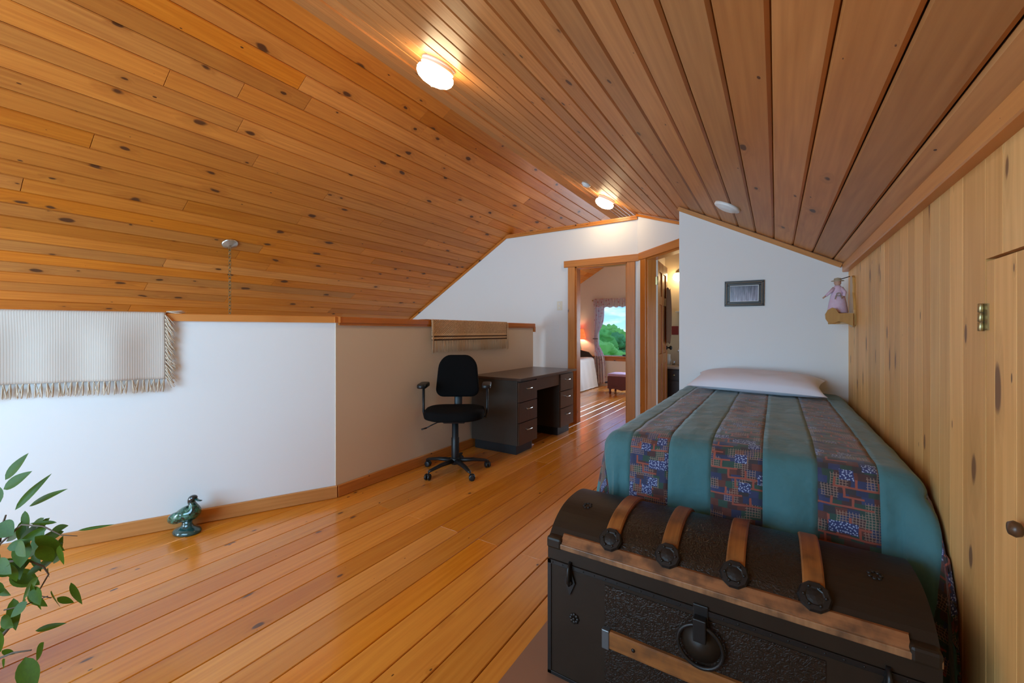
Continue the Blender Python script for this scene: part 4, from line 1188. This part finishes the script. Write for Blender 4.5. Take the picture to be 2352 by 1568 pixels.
doll = thing('rag_doll', 'small rag doll in a pink dress and hat sitting on the scroll shelf', 'doll', (XR-0.082, SY-0.005, 1.300))
mb = MB(); mb.lathe([(0.052,0.0),(0.054,0.008),(0.047,0.06),(0.036,0.115),(0.026,0.145),(0.022,0.165),(0.016,0.178)], (0,0,0), 20, sy=0.85); mb.build('dress', M_PINK, doll)
mb = MB(); mb.sphere((0,0,0.196), (0.019,0.019,0.022), 14, 10); mb.sphere((-0.013,-0.016,0.197), 0.0028, 6, 4); mb.sphere((0.004,-0.019,0.197), 0.0028, 6, 4); mb.build('head', M_SKIN, doll)
mb = MB(); mb.lathe([(0.034,0.206),(0.033,0.209),(0.020,0.212),(0.018,0.224),(0.0,0.229)], (0,0,0), 18); mb.build('hat', plain('straw_hat', (0.50,0.40,0.28), 0.9), doll)
mb = MB()
mb.tube([(-0.018,-0.005,0.16),(-0.04,-0.018,0.135),(-0.062,-0.022,0.112)], [0.012,0.010,0.008], 8); mb.tube([(0.018,-0.005,0.16),(0.034,-0.022,0.13),(0.028,-0.035,0.105)], [0.012,0.010,0.008], 8); mb.build('sleeves', M_PINK, doll)
mb = MB(); mb.tube([(-0.060,-0.022,0.114),(-0.078,-0.026,0.098)], 0.005, 6); mb.tube([(0.028,-0.034,0.107),(0.012,-0.040,0.10)], 0.005, 6); mb.build('hands', M_SKIN, doll)
mb = MB(); mb.torus((0,-0.042,0.118), 0.010, 0.0025, 14, 6, M=Matrix.Rotation(PI/2,3,'X')); mb.tube([(-0.012,-0.043,0.112),(-0.018,-0.046,0.088)], 0.0025, 6); mb.tube([(0.010,-0.043,0.112),(0.016,-0.046,0.088)], 0.0025, 6); mb.build('bow', plain('grey_ribbon', (0.30,0.29,0.26), 0.8), doll)
mb = MB(); mb.tube([(0.004,0.0,0.214),(0.03,-0.004,0.222),(0.062,0.002,0.232)], 0.003, 6); mb.build('hat_ribbon', M_METALD, doll)

def plate(x_, z_, w, h, name, label, cat, mat, toggles):
    r = thing(name, label, cat, (x_, YF, z_))
    mb = MB(); mb.box(-w/2, w/2, -0.006, 0, -h/2, h/2); mb.build('plate', mat, r, bevel=0.002)
    for dz in toggles:
        mb = MB(); mb.box(-0.007, 0.007, -0.012, -0.005, dz-0.012, dz+0.012); mb.build('switch', M_WPLAS, r, bevel=0.002)
plate(-2.41, 1.525, 0.075, 0.118, 'light_switch', 'ivory light switch plate left of the bedroom door', 'switch', M_IVORY, (0.025,-0.025))
plate(-2.46, 1.27, 0.07, 0.112, 'wall_outlet', 'white outlet plate low beside the switch, left of the bedroom door', 'outlet', M_WPLAS, (0.02,-0.02))

# ------------------------------------------------------------------ glazed duck figurine
def glaze():
    m, t, p = newmat('green_mottled_glaze'); p.inputs['Roughness'].default_value = 0.12; p.inputs['Coat Weight'].default_value = 0.6
    tc = nn(t, 'ShaderNodeTexCoord'); sp = nn(t, 'ShaderNodeSeparateXYZ'); t.links.new(tc.outputs['Object'], sp.inputs[0])
    nz = nn(t, 'ShaderNodeTexNoise'); nz.inputs['Scale'].default_value = 38; nz.inputs['Detail'].default_value = 3; nz.inputs['Distortion'].default_value = 1.2; t.links.new(tc.outputs['Object'], nz.inputs['Vector'])
    rp = nn(t, 'ShaderNodeValToRGB'); e = rp.color_ramp.elements
    e[0].position = 0.36; e[0].color = (0.003,0.014,0.013,1); e[1].position = 0.64; e[1].color = (0.045,0.19,0.12,1)
    k = e.new(0.47); k.color = (0.012,0.075,0.05,1); k2 = e.new(0.76); k2.color = (0.30,0.55,0.42,1)
    t.links.new(nz.outputs[0], rp.inputs[0])
    # head and belly carry the dark glaze
    hd = math_(t, 'MULTIPLY_ADD', sp.outputs[2], 30.0, -4.7, clamp=True)
    t.links.new(mixc(t, hd, rp.outputs[0], (0.012,0.022,0.026)), p.inputs['Base Color'])
    return m
M_GLAZE = glaze()
M_GLAZED = plain('dark_green_glaze', (0.004,0.020,0.022), 0.12, coat=0.6, vscale=45, col2=(0.03,0.11,0.10))
dk = V(-2.925, 1.005, 0)
DUCK_S = 1.08
duck = thing('duck_figurine', 'green glazed ceramic duck on a mottled base on the floor by the white half wall', 'figurine', tuple(dk), math.radians(20))
duck.scale = (DUCK_S, DUCK_S, 1.0)
# local +x = towards the bill
mb = MB(); mb.tube([(-0.098,0,0.062),(-0.086,0,0.066),(-0.064,0,0.078),(-0.036,0,0.093),(-0.004,0,0.107),(0.026,0,0.117),(0.048,0,0.128),(0.056,0,0.143),(0.050,0,0.158),(0.040,0,0.172),(0.034,0,0.184),(0.036,0,0.196),(0.044,0,0.206),(0.056,0,0.209),(0.066,0,0.204)],
        [(0.006,0.003),(0.016,0.007),(0.036,0.021),(0.049,0.036),(0.054,0.045),(0.052,0.048),(0.044,0.044),(0.032,0.034),(0.022,0.023),(0.018,0.018),(0.018,0.018),(0.020,0.020),(0.022,0.021),(0.019,0.018),(0.011,0.011)], 18, up=(0,0,1))
mb.build('body', M_GLAZE, duck, subsurf=1)
for sg in (-1, 1):
    mb = MB(); mb.sphere((-0.020, sg*0.041, 0.100), (0.060,0.016,0.032), 16, 10, M=Matrix.Rotation(math.radians(-24),3,'Y')); mb.build('wing', M_GLAZE, duck)
mb = MB(); mb.tube([(0.066,0,0.201),(0.082,0,0.195),(0.100,0,0.196)], [(0.010,0.007),(0.009,0.004),(0.007,0.003)], 10, up=(0,0,1)); mb.build('bill', M_GLAZED, duck)
for sg in (-1, 1):
    mb = MB(); mb.sphere((0.048, sg*0.019, 0.206), 0.0045, 8, 6); mb.build('eye', M_WPLAS, duck)
mb = MB(); mb.lathe([(0.074,0.0),(0.078,0.010),(0.070,0.022),(0.050,0.030),(0.034,0.040),(0.028,0.055),(0.028,0.070),(0.018,0.076)], (0.006,0,0), 22, sy=0.72); mb.build('base', M_GLAZED, duck)

# ------------------------------------------------------------------ weeping fig reaching in from the left
M_LEAF = plain('fig_leaf', (0.060,0.135,0.004), 0.45, vscale=9, col2=(0.018,0.050,0.002), coat=0.0)
_lt = M_LEAF.node_tree; _lp = _lt.nodes['Principled BSDF']; _lp.inputs['Specular IOR Level'].default_value = 0.2
_tl = nn(_lt, 'ShaderNodeBsdfTranslucent'); _tl.inputs[0].default_value = (0.20,0.36,0.03,1)
_ms = nn(_lt, 'ShaderNodeMixShader'); _ms.inputs[0].default_value = 0.22
_ou = [n for n in _lt.nodes if n.type == 'OUTPUT_MATERIAL'][0]
_lt.links.new(_lp.outputs[0], _ms.inputs[1]); _lt.links.new(_tl.outputs[0], _ms.inputs[2]); _lt.links.new(_ms.outputs[0], _ou.inputs[0])
M_BARK = plain('fig_bark', (0.16,0.11,0.075), 0.8, var=0.4, vscale=30)
plant = thing('potted_fig_tree', 'leafy weeping fig in a terracotta pot at the left edge', 'plant', (-2.24, 0.045, 0))
fr_ = V(0.842, 0.540, 0); ff_ = V(-0.540, 0.842, 0)       # rightwards and away, as the branches spread
AN = V(-1.917, 0.255, 0.468) - Vector(plant.location)      # centre of the foliage that leans into the room
K = 0.001323
def pp(a, b, dz=0.0): return AN + fr_*((a-60)*K) + V(0,0,-(b-1300)*K) + ff_*dz
def leaf_mesh():
    mb = MB(); n = 8; rows = []
    for i in range(n+1):
        s_ = i/n; w = math.sin(PI*min(1, s_**0.85))**0.85*(1-0.25*s_) if 0 < i < n else 0.0
        zc = -0.10*s_*s_
        rows.append([(s_, -0.5*w, zc+0.10*w), (s_, -0.25*w, zc+0.03*w), (s_, 0, zc), (s_, 0.25*w, zc+0.03*w), (s_, 0.5*w, zc+0.10*w)])
    vs = [v for r in rows for v in r]
    fs = [(i*5+k, (i+1)*5+k, (i+1)*5+k+1, i*5+k+1) for i in range(n) for k in range(4)]
    mb.add(vs, fs, 0, True)
    return mb.mesh('leaf', M_LEAF)
LEAF = leaf_mesh()
leaves = [(-8,1128,44,1089,28),(4,1182,66,1102,20),(12,1182,95,1141,20),(2,1200,47,1222,40),(-14,1226,28,1272,52),(100,1212,52,1207,10),(96,1216,40,1250,20),
 (92,1224,97,1279,36),(106,1220,150,1264,26),(126,1236,134,1284,30),(102,1240,40,1262,24),(40,1264,94,1284,30),(-6,1290,82,1281,16),(88,1300,35,1331,20),(104,1292,143,1280,26),
 (90,1306,98,1250,22),(105,1316,62,1370,24),(112,1318,108,1394,13),(60,1330,38,1366,14),(-10,1300,28,1322,38),(-14,1332,36,1372,42),(-4,1352,18,1394,40),(80,1366,43,1402,24),
 (86,1368,64,1394,26),(96,1368,90,1424,24),(108,1368,132,1424,22),(120,1378,144,1400,16),(26,1362,8,1432,16),(-12,1396,12,1462,26),(165,1224,236,1216,7),(178,1232,168,1286,20),
 (20,1486,78,1478,15),(6,1492,24,1508,14),(70,1500,106,1572,42),(46,1510,18,1562,26),(48,1530,34,1580,14),(30,1500,8,1534,16),(-20,1160,-60,1120,30),(-30,1250,-80,1290,36),(-40,1330,-90,1380,36),
 (-30,1420,-80,1450,34),(-60,1200,-120,1180,34),(-20,1500,-70,1540,30),(-70,1300,-130,1330,34),(-50,1120,-20,1060,28),(-90,1240,-150,1260,34),(20,1250,64,1214,26),(60,1290,108,1262,24),(10,1330,62,1352,22)]
rl = random.Random(5); rk = random.Random(9)
for _k in range(44):
    _a, _b2, _t = rk.uniform(-130, 90), rk.uniform(1190, 1440), rk.uniform(0, 2*PI)
    leaves.append((_a, _b2, _a+52*math.cos(_t), _b2+52*abs(math.sin(_t)), rk.uniform(16, 28)))
for _k in range(18):
    _a, _b2, _t = rk.uniform(0, 115), rk.uniform(1215, 1330), rk.uniform(-0.6, PI+0.6)
    leaves.append((_a, _b2, _a+46*math.cos(_t), _b2+46*math.sin(_t), rk.uniform(18, 30)))
for (ax, ay, bx, by, w) in leaves:
    dz = rl.uniform(-0.07, 0.07)
    p0, p1 = pp(ax, ay, dz), pp(bx, by, dz + rl.uniform(-0.03, 0.03))
    d = p1-p0; L = d.length; d.normalize()
    face = (-ff_ + V(0,0,rl.uniform(0.2,0.9)) + fr_*rl.uniform(-0.4,0.4)).normalized()
    s_ = face.cross(d).normalized(); z_ = d.cross(s_).normalized()
    Wd = w*K*1.08
    Mx = Matrix(((d.x*L, s_.x*Wd, z_.x*0.35*L, p0.x), (d.y*L, s_.y*Wd, z_.y*0.35*L, p0.y), (d.z*L, s_.z*Wd, z_.z*0.35*L, p0.z), (0,0,0,1)))
    link_mesh('leaf', LEAF, plant, Mx)
for pts, r in ((((-190,1590),(-110,1480),(-40,1340),(-2,1250),(6,1205),(14,1182)), (0.012,0.010,0.007,0.004,0.003,0.002)),
               (((-40,1340),(10,1290),(60,1284),(100,1300),(112,1318),(84,1366),(118,1372)), (0.006,0.004,0.003,0.0026,0.0022,0.0018,0.0015)),
               (((-110,1480),(-30,1470),(6,1458),(20,1442)), (0.008,0.006,0.005,0.004)),
               (((-60,1560),(-4,1512),(30,1498),(72,1492)), (0.005,0.0035,0.0028,0.002)),
               (((-2,1250),(50,1204),(100,1208),(140,1228),(178,1230)), (0.003,0.0026,0.0022,0.0016,0.001)),
               (((10,1400),(60,1388),(110,1368)), (0.002,0.0018,0.0014))):
    mb = MB(); mb.tube([pp(a, b, 0.0) for a, b in pts], list(r), 7); mb.build('branch', M_BARK, plant)
mb = MB(); top = pp(-190,1590); mb.tube([(0,0,0.18),(0.01,0.0,0.24),tuple(top)] if top.z > 0.24 else [(0,0,0.05),tuple(top)], [0.018,0.015,0.012][:3 if top.z > 0.24 else 2], 10); mb.build('stem', M_BARK, plant)
mb = MB(); mb.lathe([(0.10,0.0),(0.14,0.20),(0.15,0.20),(0.15,0.235),(0.138,0.235),(0.134,0.205),(0.0,0.20)], (0,0,0), 28); mb.build('pot', plain('terracotta', (0.42,0.16,0.08), 0.8, var=0.2), plant)

# ------------------------------------------------------------------ bedroom seen through the door
M_SPREADW = plain('white_candlewick', (0.68,0.66,0.68), 0.9, var=0.05, bump=0.3, bscale=60)
M_DKWOOD = plain('dark_mahogany', (0.035,0.018,0.012), 0.4, var=0.3, vscale=10)
bb = thing('double_bed', 'bed with a dark headboard in the bedroom beyond the door', 'bed', (-4.05, 6.75, 0))
mb = MB(); mb.box(-0.72, 0.66, 0.05, 1.70, 0.12, 0.60); mb.build('mattress', M_TICK, bb, bevel=0.05)
hp_ = [(-0.78,0.0),(0.72,0.0),(0.72,0.62),(0.60,0.74),(0.3,0.82),(-0.36,0.82),(-0.66,0.74),(-0.78,0.62)]
mb = MB(); mb.prism(hp_, (0,1.76,0), ux, uz, V(0,-1,0), 0.05); mb.build('headboard', M_DKWOOD, bb, bevel=0.01)
for sx in (-0.68, 0.62):
    mb = MB(); mb.box(sx-0.03, sx+0.03, 0.06, 0.12, 0.001, 0.12); mb.build('leg', M_DKWOOD, bb)
def bs_pt(a, l):
    ox = max(a-0.68, 0, -0.74-a); sx = 1 if a > 0 else -1; oy = max(0.03-l, 0); d = math.hypot(ox, oy)
    cx, cy = min(max(a,-0.74),0.68), max(l,0.03); z_ = 0.625 + 0.012*noise.noise(V(a*4,l*4,2))
    if d == 0: return (cx, cy, z_)
    r = 0.07; h = r*math.sin(min(d/r,PI/2)); dr = r*(1-math.cos(min(d/r,PI/2))) + max(0, d-r*PI/2)
    h += max(0, dr-r)*0.16 + 0.008*math.sin((l if ox > oy else a)*24)*min(1, dr*3)
    return (cx+sx*ox/d*h, cy-oy/d*h, max(z_-dr, 0.02))
b2 = thing('white_bedspread', 'white bedspread with ruffled hem on the bedroom bed', 'bedspread', (-4.05, 6.75, 0))
grid('cloth', bs_pt, lin(-0.74, 0.66, 20) + lin(0.69, 1.36, 26), lin(-0.60, 0.0, 18) + lin(0.03, 1.69, 30), M_SPREADW, b2, solid=0.01)
ns_ = thing('nightstand', 'dark nightstand beside the bedroom bed carrying the lamp', 'nightstand', (-3.86+0.0, 8.60, 0))
ns_.location = (-3.62, 8.635, 0)
# the lamp stands on a slim wall shelf-like stand between bed and gable
mb = MB(); mb.box(-0.14, 0.14, -0.045, 0.055, 0.60, 0.63); mb.build('top', M_DKWOOD, ns_)
for sx in (-0.11, 0.11):
    mb = MB(); mb.box(sx-0.015, sx+0.015, -0.03, 0.04, 0.001, 0.60); mb.build('leg', M_DKWOOD, ns_)
lamp = thing('table_lamp', 'lit table lamp with a red-orange shade in the bedroom', 'lamp', (-3.76, 8.63, 0.63))
lamp.location = (-3.70, 8.605, 0.631)
M_SHADE = emit('lit_red_shade', (1.0, 0.16, 0.04), 1.0); M_SHADE.node_tree.nodes['Principled BSDF'].inputs['Base Color'].default_value = (0.55,0.06,0.02,1)
mb = MB(); mb.lathe([(0.05,0.0),(0.052,0.012),(0.02,0.03),(0.03,0.10),(0.036,0.17),(0.018,0.26),(0.010,0.30),(0.010,0.36)], (0,0,0), 18, sy=0.8); mb.build('base', M_BRASS, lamp)
mb = MB()
pr = [(0.135,0.40),(0.125,0.45),(0.10,0.55),(0.075,0.615)]
for i in range(len(pr)-1):
    seg = 24
    vs = [(pr[j][0]*math.cos(2*PI*k/seg), 0.60*pr[j][0]*math.sin(2*PI*k/seg), pr[j][1]) for j in (i, i+1) for k in range(seg)]
    mb.add(vs, [(k, (k+1)%seg, seg+(k+1)%seg, seg+k) for k in range(seg)], 0, True)
so_ = mb.build('lamp_shade', M_SHADE, lamp); md = so_.modifiers.new('s','SOLIDIFY'); md.thickness = 0.003
bl = bpy.data.lights.new('bedroom_lamp_bulb', 'POINT'); bl.energy = 6; bl.color = (1.0,0.62,0.32); bl.shadow_soft_size = 0.03
blo = bpy.data.objects.new('bedroom_lamp_bulb', bl); COL.objects.link(blo); blo.location = (-3.68, 8.60, 1.13)
# curtains
def curt_mat():
    m, t, p = newmat('floral_curtain'); p.inputs['Roughness'].default_value = 0.9
    tc = nn(t, 'ShaderNodeTexCoord'); vo = nn(t, 'ShaderNodeTexVoronoi'); vo.inputs['Scale'].default_value = 16; t.links.new(tc.outputs['Object'], vo.inputs['Vector'])
    rp = nn(t, 'ShaderNodeValToRGB'); e = rp.color_ramp.elements; e[0].position = 0.0; e[0].color = (0.62,0.26,0.36,1); e[1].position = 0.36; e[1].color = (0.92,0.88,0.96,1)
    k = e.new(0.28); k.color = (0.86,0.66,0.76,1); t.links.new(vo.outputs['Distance'], rp.inputs[0]); t.links.new(rp.outputs[0], p.inputs['Base Color'])
    out = [n for n in t.nodes if n.type == 'OUTPUT_MATERIAL'][0]
    tr = nn(t, 'ShaderNodeBsdfTranslucent'); t.links.new(rp.outputs[0], tr.inputs[0]); mx = nn(t, 'ShaderNodeMixShader'); mx.inputs[0].default_value = 0.6
    t.links.new(p.outputs[0], mx.inputs[1]); t.links.new(tr.outputs[0], mx.inputs[2]); t.links.new(mx.outputs[0], out.inputs[0])
    return m
M_CURT = curt_mat()
RZc = 1.87
rod = MB(); rod.tube([(-3.40,YG-0.075,RZc),(-2.05,YG-0.075,RZc)], 0.010, 10); rod.sphere((-3.41,YG-0.075,RZc), 0.017, 10, 8); rod.sphere((-2.04,YG-0.075,RZc), 0.017, 10, 8)
for xx_ in (-3.38, -2.07): rod.box(xx_-0.008, xx_+0.008, YG-0.075, YG, RZc-0.008, RZc+0.008)
tag(rod.build('curtain_rod', M_BRASS), 'curtain rod above the bedroom window', 'curtain rod')
def curtain(x_out, x_in, side, label):
    r = thing('curtain', label, 'curtain', (0, YG-0.075, 0), group='bedroom curtains')
    def pt(q_, z_):
        # gathered at the tie-back
        tie = math.exp(-((z_-1.03)/0.26)**2)
        low = max(0.0, (1.03-z_)/0.95)
        xa = x_out; xb_ = x_in + (x_out-x_in)*(0.72*tie) + (x_out-x_in)*-0.15*low
        x_ = xa + (xb_-xa)*q_
        amp = 0.022*(1-0.5*tie)
        return (x_, amp*math.sin(q_*PI*9 + 0.6*z_) , z_)
    grid('drape', pt, lin(0,1,60), lin(0.05,RZc-0.012,40), M_CURT, r, solid=0.003)
    mb = MB(); xm = x_out + (x_in-x_out)*0.12; mb.torus((xm,0,1.03), abs(x_out-x_in)*0.22, 0.009, 20, 6, sy=0.55); mb.build('tie_back', M_DKWOOD, r)
curtain(-3.38, -3.14, -1, 'gathered pink floral curtain tied back left of the bedroom window')
curtain(-2.08, -2.32, 1, 'gathered pink floral curtain right of the bedroom window')
def val_pt(q_, z_): return (-3.37 + 1.30*q_, 0.020*math.sin(q_*PI*46), z_ + 0.012*math.sin(q_*60)*(1 if z_ < RZc-0.1 else 0))
va = grid('valance', val_pt, lin(0,1,160), lin(RZc-0.16, RZc+0.03, 8), M_CURT, None, solid=0.003); va.location = (0, YG-0.128, 0)
tag(va, 'short frilled pink floral valance over the bedroom window', 'valance')
# low red chest-stool
ot = thing('ottoman', 'low red-brown storage stool with a lilac cushion below the bedroom window', 'stool', (-2.45, 7.80, 0))
M_REDW = plain('red_mahogany', (0.16,0.028,0.022), 0.35, var=0.35, vscale=8, coat=0.3)
mb = MB(); mb.box(-0.26, 0.30, -0.20, 0.20, 0.10, 0.335); mb.build('chest', M_REDW, ot, bevel=0.008)
mb = MB(); mb.prism([(-0.22,0.12),(0.26,0.12),(0.26,0.07),(0.16,0.085),(0.02,0.055),(-0.12,0.085),(-0.22,0.07)][::-1], (0,-0.205,0.02), ux, uz, V(0,1,0), 0.012); mb.build('scalloped_apron', M_REDW, ot)
for sx in (-0.22, 0.26):
    for sy in (-0.16, 0.16):
        mb = MB(); mb.lathe([(0.018,0.001),(0.024,0.03),(0.020,0.06),(0.030,0.10)], (sx, sy, 0), 12); mb.build('leg', M_REDW, ot)
cushion(rrect(0.58,0.42,0.05,5), (0.02,0,0.36), ux, uy, uz, 0.05, 0.012, 'cushion', plain('lilac_fabric', (0.55,0.40,0.62), 0.9, var=0.1), ot)
mb = MB(); mb.tube([(-0.26,-0.1,0.2),(-0.34,-0.1,0.2),(-0.34,0.1,0.2),(-0.26,0.1,0.2)], 0.012, 8); mb.build('handle', M_DKWOOD, ot)

# ------------------------------------------------------------------ bathroom seen past the open door
sc = thing('wall_sconce', 'lit opal globe sconce on the bathroom wall', 'sconce', (-1.135, YB, 1.95))
mb = MB(); mb.lathe([(0.045,0.0),(0.045,0.010),(0.02,0.018)], (0,0,0.055), 18, M=Matrix.Rotation(PI/2,3,'X')); mb.tube([(0,-0.015,0.055),(0,-0.07,0.075),(0,-0.10,0.06)], 0.008, 8); mb.lathe([(0.03,0.035),(0.034,0.05),(0.022,0.062)], (0,-0.10,0), 16); mb.build('bracket', M_BRASS, sc)
mb = MB(); mb.lathe([(0.03,0.04),(0.055,0.02),(0.066,-0.015),(0.060,-0.045),(0.035,-0.062),(0.0,-0.065)], (0,-0.10,0), 22); mb.build('globe', emit('lit_bath_globe', (1.0,0.78,0.46), 16.0), sc)
van = thing('vanity', 'dark vanity cabinet with a pale counter in the bathroom', 'vanity', (-0.80, YB-0.01, 0))
mb = MB(); mb.box(-0.50, 0.6, -0.45, 0.0, 0.08, 0.70); mb.build('cabinet', M_DKWOOD, van)
mb = MB(); mb.box(-0.48, 0.58, -0.42, 0.0, 0.001, 0.08); mb.build('plinth', M_KICK, van)
for i in range(3):
    mb = MB(); mb.box(-0.485+i*0.36, -0.135+i*0.36, -0.466, -0.45, 0.56, 0.685); d_ = mb.build('drawer', M_DKWOOD, van, bevel=0.003)
    mb = MB(); mb.box(-0.485+i*0.36, -0.135+i*0.36, -0.466, -0.45, 0.10, 0.545); d_ = mb.build('door', M_DKWOOD, van, bevel=0.003)
    mb = MB(); mb.sphere((-0.31+i*0.36, -0.478, 0.62), 0.013, 10, 8); mb.build('knob', M_BRASS, van)
mb = MB(); mb.box(-0.52, 0.62, -0.48, 0.0, 0.70, 0.73); mb.build('counter', plain('marbled_counter', (0.55,0.42,0.28), 0.3, var=0.4, vscale=10), van, bevel=0.005)
fa = MB(); fa.tube([(0,0,0),(0,0,0.16),(0,-0.03,0.21),(0,-0.09,0.22),(0,-0.13,0.19)], 0.011, 10); fa.lathe([(0.03,0.0),(0.026,0.012),(0.012,0.02)], (0,0,0), 14); fa.lathe([(0.02,0.0),(0.016,0.03),(0.022,0.05),(0.0,0.055)], (-0.08,0,0), 12)
fo = fa.build('faucet', M_STEEL); fo.location = (-1.10, YB-0.16, 0.731); tag(fo, 'chrome swan-neck faucet on the bathroom counter', 'faucet')
cn = MB(); cn.lathe([(0.035,0.0),(0.04,0.06),(0.03,0.09),(0.034,0.14),(0.0,0.145)], (0,0,0), 16); co = cn.build('ceramic_jar', M_IVORY); co.location = (-1.255, YB-0.14, 0.731); tag(co, 'cream ceramic jar on the bathroom counter beside the faucet', 'jar')
hb_ = MB(); hb_.box(-0.045, 0.045, -0.012, 0.0, -0.06, 0.06); ho = hb_.build('red_plaque', plain('red_paint', (0.30,0.035,0.03), 0.5, var=0.3, vscale=20), bevel=0.003); ho.location = (-1.19, YB, 1.20); tag(ho, 'small dark red plaque on the bathroom wall', 'plaque')
sb = MB(); sb.box(-0.05, 0.35, -0.11, 0.0, 0.0, 0.018); sb.box(0.1,0.12,-0.09,0.0,-0.06,0.0); sbo = sb.build('bath_shelf', M_IVORY, bevel=0.004); sbo.location = (-1.12, YB, 1.45); tag(sbo, 'narrow cream shelf on the bathroom wall under the sconce', 'shelf')
rb = thing('hanging_robe', 'brown robe hanging on the back of the bathroom door edge', 'robe', (hp.x+0.0, hp.y, 0))
def robe_pt(q_, z_):
    f_ = 1 - abs((z_-1.38)/0.36)**2.2
    x_ = 0.035*max(0,f_)**0.5
    return (0.02 + x_*math.sin(q_*PI)*1.0, 0.44 + 0.22*q_, z_ + 0.01*math.sin(q_*9))
grid('cloth', robe_pt, lin(0,1,16), lin(1.04,1.72,20), plain('robe_brown', (0.23,0.10,0.045), 0.9, var=0.3, vscale=9), rb, solid=0.004)

# ------------------------------------------------------------------ outdoors beyond the bedroom window
M_GRASS = plain('meadow_grass', (0.16,0.42,0.07), 0.9, var=0.4, vscale=0.6)
mb = MB(); mb.box(-90, 60, YG+1.0, 140, -2.7, -2.6); struct(mb.build('ground', M_GRASS), 'green meadow outside the house')
M_FOL = [plain('foliage_a', (0.20,0.58,0.09), 0.9, vscale=1.2, col2=(0.06,0.26,0.05), bump=1.0, bscale=3), plain('foliage_b', (0.36,0.74,0.13), 0.9, vscale=1.0, col2=(0.12,0.38,0.06), bump=1.0, bscale=3), plain('foliage_c', (0.13,0.44,0.11), 0.9, vscale=1.5, col2=(0.04,0.19,0.05), bump=1.0, bscale=3)]
def tree(x_, y_, h, w, mi, label, seed, conif=False):
    r = thing('conifer' if conif else 'leafy_tree', label, 'tree', (x_, y_, -2.6), group='trees beyond the bedroom window')
    mb = MB(); mb.tube([(0,0,0),(0.05,0,h*0.35),(0,0.05,h*0.7)], [0.16,0.11,0.05], 8); mb.build('trunk', M_BARK, r)
    rr = random.Random(seed); mb = MB()
    n = 34
    for k in range(n):
        a = rr.uniform(0, 2*PI); q_ = rr.uniform(0.15, 1.0)
        if conif: rad = w*(1-q_)*rr.uniform(0.3,1.0); sz = w*0.30*(1.15-q_)
        else: rad = w*math.sqrt(max(0,1-(q_*1.7-0.75)**2))*rr.uniform(0.2,0.85); sz = w*rr.uniform(0.22,0.40)
        c = V(rad*math.cos(a), rad*math.sin(a), h*q_*0.93)
        st = len(mb.v)
        mb.sphere(c, (sz, sz, sz*0.8), 18, 12)
        for i in range(st, len(mb.v)):
            p = Vector(mb.v[i]); dlt = (p-c)
            mb.v[i] = tuple(c + dlt*(1+0.5*noise.noise(p*5/w+V(seed,0,0))+0.45*noise.noise(p*13/w)))
    mb.build('crown', M_FOL[mi], r)
for i, (x_, y_, h, w, mi, lb, cf) in enumerate(((-7.9,21.5,3.1,1.5,1,'pale green bush lowest in the bedroom window view',False),(-9.9,26,3.7,1.7,0,'round dark green bush left in the bedroom window view',False),
      (-7.2,30.5,4.6,1.5,1,'tall bright leafy tree at the right of the bedroom window view',False),(-11.4,33,3.9,2.0,2,'dark tree farther off left in the bedroom window view',False),(-10.6,40,4.3,2.2,0,'middle distant leafy tree in the bedroom window view',False),
      (-10.9,34.6+12,8.4,1.1,2,'narrow dark conifer rising over the other trees outside the window',True),(-16.6,47,4.6,2.4,1,'bright green distant tree left of the conifer outside the window',False))):
    tree(x_, y_, h, w, mi, lb, 10+i, cf)
